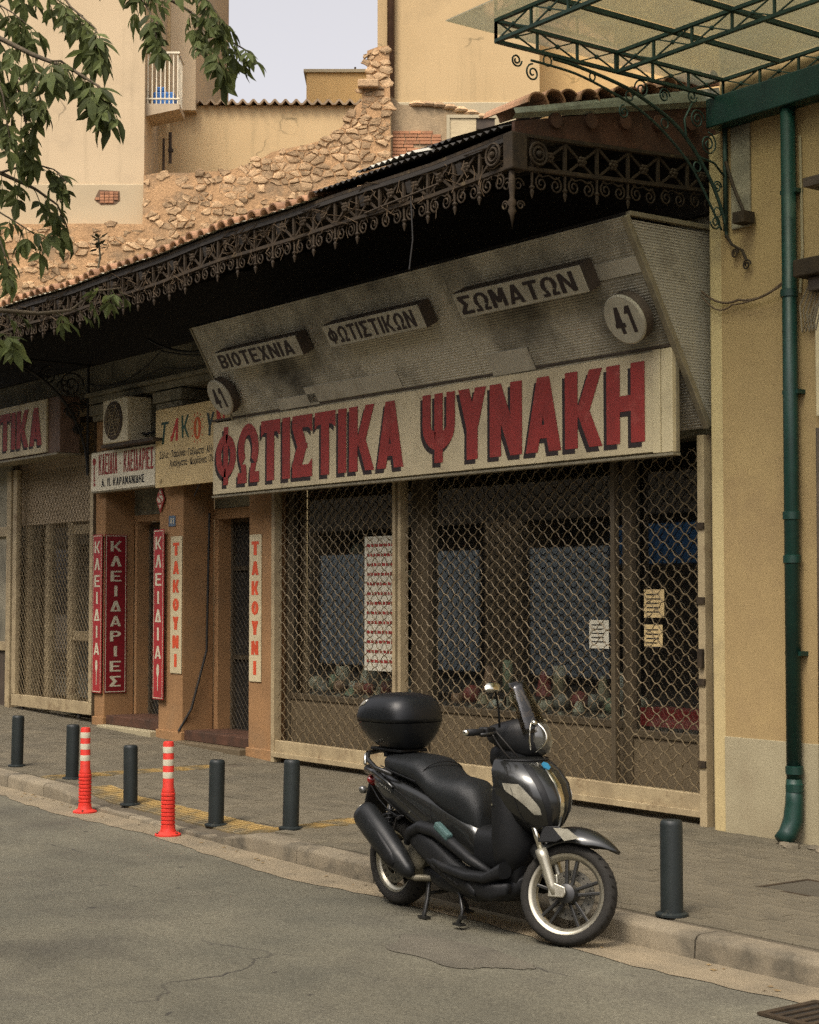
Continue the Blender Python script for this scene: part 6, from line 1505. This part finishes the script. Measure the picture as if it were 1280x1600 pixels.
# rear bodywork
rb = sp('rear_body', loft([(-.215, .745, 0.039, .018, 2.4), (-.19, .738, 0.073, .040, 2.4), (-.10, .712, 0.116, .075, 2.6), (.02, .675, 0.139, .105, 2.8), (.18, .640, 0.153, .125, 2.8), (.34, .595, 0.158, .140, 2.8), (.50, .545, 0.157, .150, 2.8), (.66, .495, 0.148, .150, 2.8), (.80, .450, 0.133, .135, 2.8), (.88, .42, 0.112, .11, 2.6)]), m_paint, smooth=True)
for sy in (-1, 1):
    q = [(-.205, .775, .03), (-.10, .765, .020), (.03, .735, .016), (.14, .70, .010)]
    sp('side_chrome', MB().tube([(x, sy * (.09 + (x + .2) * .21), z) for x, z, r_ in q], [r_ for _, _, r_ in q], 10), m_paint, rb, smooth=True)
    sp('side_crease', MB().tube([(-.15, sy * .107, .685), (-.02, sy * .144, .62), (.10, sy * .158, .565), (.18, sy * .161, .545), (.25, sy * .162, .55)], .0035, 6), m_bk, rb, smooth=True)
sp('tail_light', loft([(-.235, .715, .03, .02), (-.225, .715, .085, .032), (-.18, .71, .11, .035)]), mat('tail_red', (.25, .01, .012), rough=.15, bump=0, coat=1.), rb, smooth=True)
gr = MB()
for sy in (-1, 1): gr.tube([(.12, sy * .150, .775), (-.02, sy * .165, .80), (-.12, sy * .155, .845), (-.17, sy * .11, .875), (-.185, 0, .885)], .014, 10)
sp('grab_rail', gr, m_spoke, smooth=True)
sp('rail_chrome', MB().tube([(-.12, -.172, .815), (-.16, -.14, .862), (-.168, -.12, .88)], .010, 8), m_chrome, smooth=True)
rk = sp('rack_plate', MB().box(-.17, .13, -.10, .10, .894, .912).box(-.05, -.02, -.09, .09, .86, .893), m_bk, bevel=.006)
# top case: lower tub and lid with a silver reflector
def case_sec(z, L0, L1, hw, e=4.2, n=40):
    out = []
    for i in range(n):
        a = 2 * pi * i / n; c, s = cos(a), sin(a); xm, hl = (L0 + L1) / 2, (L1 - L0) / 2
        out.append((xm + .035 + hl * abs(c) ** (2 / e) * (1 if c >= 0 else -1), hw * abs(s) ** (2 / e) * (1 if s >= 0 else -1), z))
    return out
LID = [(1.072, -.285, .190, .214, 3.2), (1.095, -.290, .191, .216, 3.1), (1.14, -.278, .186, .208, 3.0), (1.185, -.242, .168, .190, 2.9), (1.215, -.190, .138, .158, 2.7), (1.231, -.12, .09, .10, 2.5), (1.236, -.06, .04, .05, 2.2)]
tc_ = sp('top_case', MB().rings([case_sec(.912, -.135, .11, .085, 3), case_sec(.925, -.165, .13, .115, 3.2), case_sec(.965, -.215, .155, .155, 3.4), case_sec(1.02, -.258, .176, .190, 3.4), case_sec(1.068, -.282, .188, .212, 3.2)]), m_case, auto=50)
sp('lid', MB().rings([case_sec(*s_) for s_ in LID]), m_case, tc_, smooth=True)
def lid_pt(z, a, off=.003):
    for q, r_ in zip(LID, LID[1:]):
        if q[0] <= z <= r_[0]:
            k = (z - q[0]) / (r_[0] - q[0]); L0, L1, hw, e = (q[i] + (r_[i] - q[i]) * k for i in (1, 2, 3, 4)); break
    c, s = cos(a), sin(a); xm, hl = (L0 + L1) / 2, (L1 - L0) / 2
    return Vector((xm + .035 + (hl + off) * abs(c) ** (2 / e) * (1 if c >= 0 else -1), (hw + off) * abs(s) ** (2 / e) * (1 if s >= 0 else -1), z + off * .5))
for sy in (-1, 1):
    rr = []
    for i in range(11):
        f_ = i / 10; a = pi - sy * radians(8 + 64 * f_); lo_, hi_ = 1.105 + .060 * f_, 1.150 + .045 * f_ ** .7
        rr.append([lid_pt(lo_ + (hi_ - lo_) * k_, a, .004) for k_ in (0, .33, .66, 1)] + [lid_pt(lo_ + (hi_ - lo_) * k_, a, -.004) for k_ in (1, 0)])
    sp('reflector', MB().rings(rr), m_lens, tc_, smooth=True)
sp('latch', MB().box(-.252, -.238, -.04, .04, 1.05, 1.095), m_bk, tc_, bevel=.005)
# floor tunnel, footboards, belly
sp('tunnel', loft([(.80, .43, .125, .13, 3), (.90, .43, .118, .12, 3), (1.0, .43, .118, .13, 3), (1.08, .46, .13, .17, 3)]), m_bk, auto=60)
for sy in (-1, 1):
    sb_ = sp('footboard', loft([(.60, .345, .045, .025, 3, 16, sy * .185), (.70, .325, .062, .028, 3, 16, sy * .187), (.90, .305, .070, .028, 3, 16, sy * .187), (1.06, .31, .066, .030, 3, 16, sy * .182), (1.16, .36, .045, .045, 3, 16, sy * .17)]), m_bk, auto=60)
    sp('side_skirt', loft([(.36, .44, .03, .045, 2.6, 16, sy * .168), (.45, .425, .040, .075, 2.6, 16, sy * .176), (.58, .375, .045, .085, 2.6, 16, sy * .182), (.75, .30, .048, .075, 2.6, 16, sy * .182), (.92, .25, .048, .060, 2.6, 16, sy * .176), (1.08, .24, .042, .050, 2.6, 16, sy * .18), (1.17, .26, .02, .03, 2.6, 16, sy * .155)]), m_bk, sb_, smooth=True)
    sp('arched_guard', MB().tube([(.30, sy * .175, .405), (.36, sy * .19, .475), (.46, sy * .197, .515), (.60, sy * .200, .505), (.74, sy * .200, .455), (.90, sy * .197, .385), (1.06, sy * .175, .33)], [.020, .032, .036, .036, .034, .030, .018], 12), m_bk, sb_, smooth=True)
    sp('footpeg_cover', MB().obox((.685, sy * .213, .515), (.88, 0, -.47), (0, 1, 0), (.47, 0, .88), .068, .022, .022), m_teal, sb_, bevel=.012)
    sp('skirt_insert', MB().rings([[(.55 + .42 * f_, sy * (.226 + .004 * sin(pi * f_)), .355 - .125 * f_ + w_), (.55 + .42 * f_, sy * (.213), .36 - .125 * f_ + w_ * 1.2), (.55 + .42 * f_, sy * .213, .325 - .125 * f_ - w_ * .4), (.55 + .42 * f_, sy * .226, .33 - .125 * f_ - w_ * .4)] for f_, w_ in ((0, .0), (.2, .018), (.5, .03), (.8, .028), (1, .004))]), m_bk, sb_, smooth=True)
sp('belly_pan', loft([(.35, .25, .10, .05, 3), (.55, .22, .15, .06, 3), (.85, .20, .16, .06, 3), (1.10, .235, .12, .06, 3), (1.18, .29, .06, .05, 3)]), m_bk, auto=60)
# engine, swing arm, shock, exhaust
en = sp('engine', loft([(-.06, .27, .05, .07, 3), (.02, .27, .075, .11, 3, 20, .03), (.16, .29, .10, .13, 3), (.34, .33, .11, .13, 3), (.48, .36, .09, .10, 3)]), m_eng, auto=60)
sp('belt_cover', loft([(-.10, .255, .02, .06, 2.4, 18, .11), (.0, .26, .035, .10, 2.6, 18, .12), (.2, .28, .04, .11, 2.6, 18, .125), (.38, .31, .035, .09, 2.6, 18, .12)]), m_bk, en, auto=60)
sp('clutch_cover', MB().lathe([(.085, 0), (.085, .02), (.06, .035), (.0, .036)], 24, (.33, -.112, .34), (0, -1, 0)), m_eng, en, auto=40)
for sy in (-1, 1):
    sh = sp('shock_absorber', MB().tube([(-.02, sy * .115, .30), (.06, sy * .115, .60)], .012, 8), m_spoke, smooth=True)
    sp('spring', MB().tube([Vector((-.005 + .065 * (i / 72), sy * .115, .37 + .20 * (i / 72))) + Vector((.026 * cos(i * .7), .026 * sin(i * .7), 0)) for i in range(73)], .0055, 5), m_bk, sh, smooth=True)
ex = sp('muffler', MB().rings([[Vector((x + .06, -.185, z)) + Vector((.63 * sin(a) * h_, w_ * cos(a), .78 * sin(a) * h_)) for a in [2 * pi * i / 20 for i in range(20)]] for x, z, w_, h_ in ((-.185, .545, .035, .045), (-.178, .54, .062, .078), (-.15, .522, .070, .088), (.0, .42, .072, .088), (.16, .312, .066, .076), (.26, .252, .045, .05), (.30, .232, .02, .022))]), m_exh, smooth=True)
sp('heat_shield', MB().rings([[Vector((x + .06, -.255 + .012 * abs(b), z)) + Vector((.63, 0, .78)) * (.052 * b * k_) for b in (-1, -.5, 0, .5, 1)] + [Vector((x + .06, -.243 + .012 * abs(b), z)) + Vector((.63, 0, .78)) * (.052 * b * k_) for b in (1, .5, 0, -.5, -1)] for x, z, k_ in ((-.13, .508, .6), (-.08, .474, 1), (.06, .38, 1), (.15, .318, .9), (.20, .284, .4))]), m_bk, ex, smooth=True)
sp('end_cap', MB().lathe([(.0, .0), (.035, .006), (.042, .0), (.042, -.02)], 18, (-.128, -.185, .553), (-.78, 0, .5)), m_rim, ex, auto=40)
sp('exhaust_pipe', MB().tube([(.28, -.185, .24), (.36, -.16, .215), (.46, -.10, .22), (.52, -.05, .28)], .019, 10), m_eng, ex, smooth=True)
sp('rear_mudguard', MB().rings([[Vector((RA.x + cos(a) * (RR_ + .035 - .02 * b * b), .085 * b, RA.z + sin(a) * (RR_ + .035 - .02 * b * b))) for b in (-1, -.5, 0, .5, 1)] + [Vector((RA.x + cos(a) * (RR_ + .025 - .02 * b * b), .085 * b, RA.z + sin(a) * (RR_ + .025 - .02 * b * b))) for b in (1, .5, 0, -.5, -1)] for a in [radians(70 + 11 * i) for i in range(8)]]), m_bk, smooth=True)
ph = sp('plate_holder', MB().obox((-.245, 0, .57), (.35, 0, .94), (0, 1, 0), (-.94, 0, .35), .13, .085, .012), m_bk, bevel=.008)
sp('licence_plate', MB().obox((-.262, 0, .555), (.35, 0, .94), (0, 1, 0), (-.94, 0, .35), .075, .08, .003), m_white, ph)
for sy in (-1, 1): sp('rear_indicator', MB().lathe([(.012, 0), (.022, .012), (.024, .035), (.012, .048)], 12, (-.20, sy * .10, .655), (-.5, sy, 0)), m_hlens, ph, smooth=True)
# centre stand
g = MB()
for sy in (-1, 1): g.tube([(.40, sy * .09, .21), (.42, sy * .12, .10), (.435, sy * .15, .035), (.43, sy * .155, .012)], .013, 8).box(.40, .47, sy * .155 - .02, sy * .155 + .02, .0, .014)
g.tube([(.41, -.11, .13), (.41, .11, .13)], .010, 8)
sp('centre_stand', g, m_spoke, auto=50)
sp('side_stand', MB().tube([(.70, -.13, .20), (.76, -.15, .17), (.80, -.17, .10), (.80, -.18, .06), (.78, -.185, .03)], .012, 8).box(.755, .825, -.205, -.165, .018, .030).box(.80, .83, -.20, -.165, .055, .075), m_spoke, auto=50)
sp('rear_brake_hose', MB().tube([(.05, -.10, .33), (.10, -.13, .42), (.12, -.12, .52), (.2, -.1, .56)], .006, 6), m_cable, smooth=True)

# seams, fasteners, cables and scuffs that a used scooter shows
m_seam = mat('panel_gap', (.006, .006, .006), rough=.9, bump=0, fine=0)
def on_body(x, k):                         # point on the right flank of the rear body at height fraction k
    T_ = [(-.19, .738, 0.073, .040), (-.10, .712, 0.116, .075), (.02, .675, 0.139, .105), (.18, .640, 0.153, .125), (.34, .595, 0.158, .140), (.50, .545, 0.157, .150), (.66, .495, 0.148, .150), (.80, .450, 0.133, .135)]
    for q, r_ in zip(T_, T_[1:]):
        if q[0] <= x <= r_[0]:
            t_ = (x - q[0]) / (r_[0] - q[0]); zc, hw, hh = (q[i] + (r_[i] - q[i]) * t_ for i in (1, 2, 3)); return (hw * (1 - abs(k) ** 2.8) ** (1 / 2.8) + .001, zc + hh * k)
for sy in (-1, 1):
    for k0, k1, x0, x1 in ((.55, .10, -.10, .46), (.05, -.55, .16, .74), (-.3, -.75, -.06, .20)):
        pts = []
        for i in range(15): x = x0 + (x1 - x0) * i / 14; y, z = on_body(x, k0 + (k1 - k0) * i / 14); pts.append((x, sy * y, z))
        sp('panel_seam', MB().tube(pts, .0028, 5), m_seam, rb)
    pts = [(.48 + .004 * i, *on_body(.48 + .004 * i, .6 - .1 * i)) for i in range(13)]
    sp('panel_seam', MB().tube([(x, sy * y, z) for x, y, z in pts], .0028, 5), m_seam, rb)
    for x, k in ((.05, .2), (.30, -.2), (.60, -.1), (-.08, -.1)):
        y, z = on_body(x, k); sp('panel_screw', MB().lathe([(.006, 0), (.006, .002), (.003, .003)], 8, (x, sy * y, z), (0, sy, 0)), m_chrome, rb)
    y, z = on_body(.02, .35); sp('script_emblem', MB().tube([(-.02 + .012 * i, sy * (y + .004 + (.0 if i < 6 else .002)), z - .004 * i + (.006 if i % 2 else -.004)) for i in range(11)], .0025, 5), m_chrome, rb)
    for k in range(5): sp('skirt_slot', MB().obox((.62 + .05 * k, sy * .2315, .318 - .016 * k), (.9, 0, -.4), (0, 1, 0), (.4, 0, .9), .018, .002, .004), m_seam, rb)
sp('cowl_seam', MB().tube([cowl_pt(.60 + .03 * i, -.93 + .002 * i) + Vector((.002, -.002, 0)) for i in range(11)], .0025, 5), m_seam, cw)
sp('cowl_seam', MB().tube([cowl_pt(.60, -.92 + .0836 * i) + Vector((.003, 0, 0)) for i in range(23)], .0025, 5), m_seam, cw)
sp('cowl_lip', MB().tube([cowl_pt(.930, -.95 + .095 * i) + Vector((.004, 0, .002)) for i in range(21)], .006, 6), m_bk, cw)
for a_, b_, c_ in (((.98, -.16, 1.08), (1.08, -.20, 1.00), (1.10, -.10, .92)), ((.97, -.19, 1.075), (1.05, -.24, .97), (1.09, -.12, .90)), ((.96, .16, 1.08), (1.06, .20, .99), (1.10, .10, .91))):
    A_, B_, C_ = Vector(a_), Vector(b_), Vector(c_)
    sp('control_cable', MB().tube([A_ * (1 - t_) ** 2 + B_ * 2 * t_ * (1 - t_) + C_ * t_ ** 2 for t_ in [i / 12 for i in range(13)]], .0048, 6).xf(MS2), m_cable, hd, smooth=True)
sp('brake_hose', MB().tube([p_ for p_ in [MS @ (FA + Vector((-.105, .05, .09))), MS @ (FA + Vector((-.16, .03, .20))), MS @ (FA + Vector((-.15, .02, .34)))]], .005, 6), m_cable, smooth=True)
sp('key_switch', MB().lathe([(.014, 0), (.014, .008), (.010, .012)], 12, (1.045, -.075, .80), (-1, -.1, 0)), m_chrome)
for z in (.70, .78): sp('shield_screw', MB().lathe([(.007, 0), (.007, .003)], 8, (1.10, -.206, z), (0, -1, 0)), m_chrome)

sp('headlight_rim', hx(MB().tube([(1.150, .101 * cos(a), 1.05 + .110 * sin(a)) for a in [2 * pi * i / 32 for i in range(32)]], .0055, 6, closed=True)), m_chrome, hd, smooth=True)
sp('headlight_highlight', hx(MB().tube([(1.166 + .066 * (1 - (2 * t_ - 1) ** 2), -.072 + .02 * t_, .965 + .165 * t_) for t_ in [i / 12 for i in range(13)]], [.003 + .005 * sin(pi * i / 12) for i in range(13)], 6)), m_chrome, hd, smooth=True)  # chrome strip added as the bright vertical highlight on the headlamp's edge
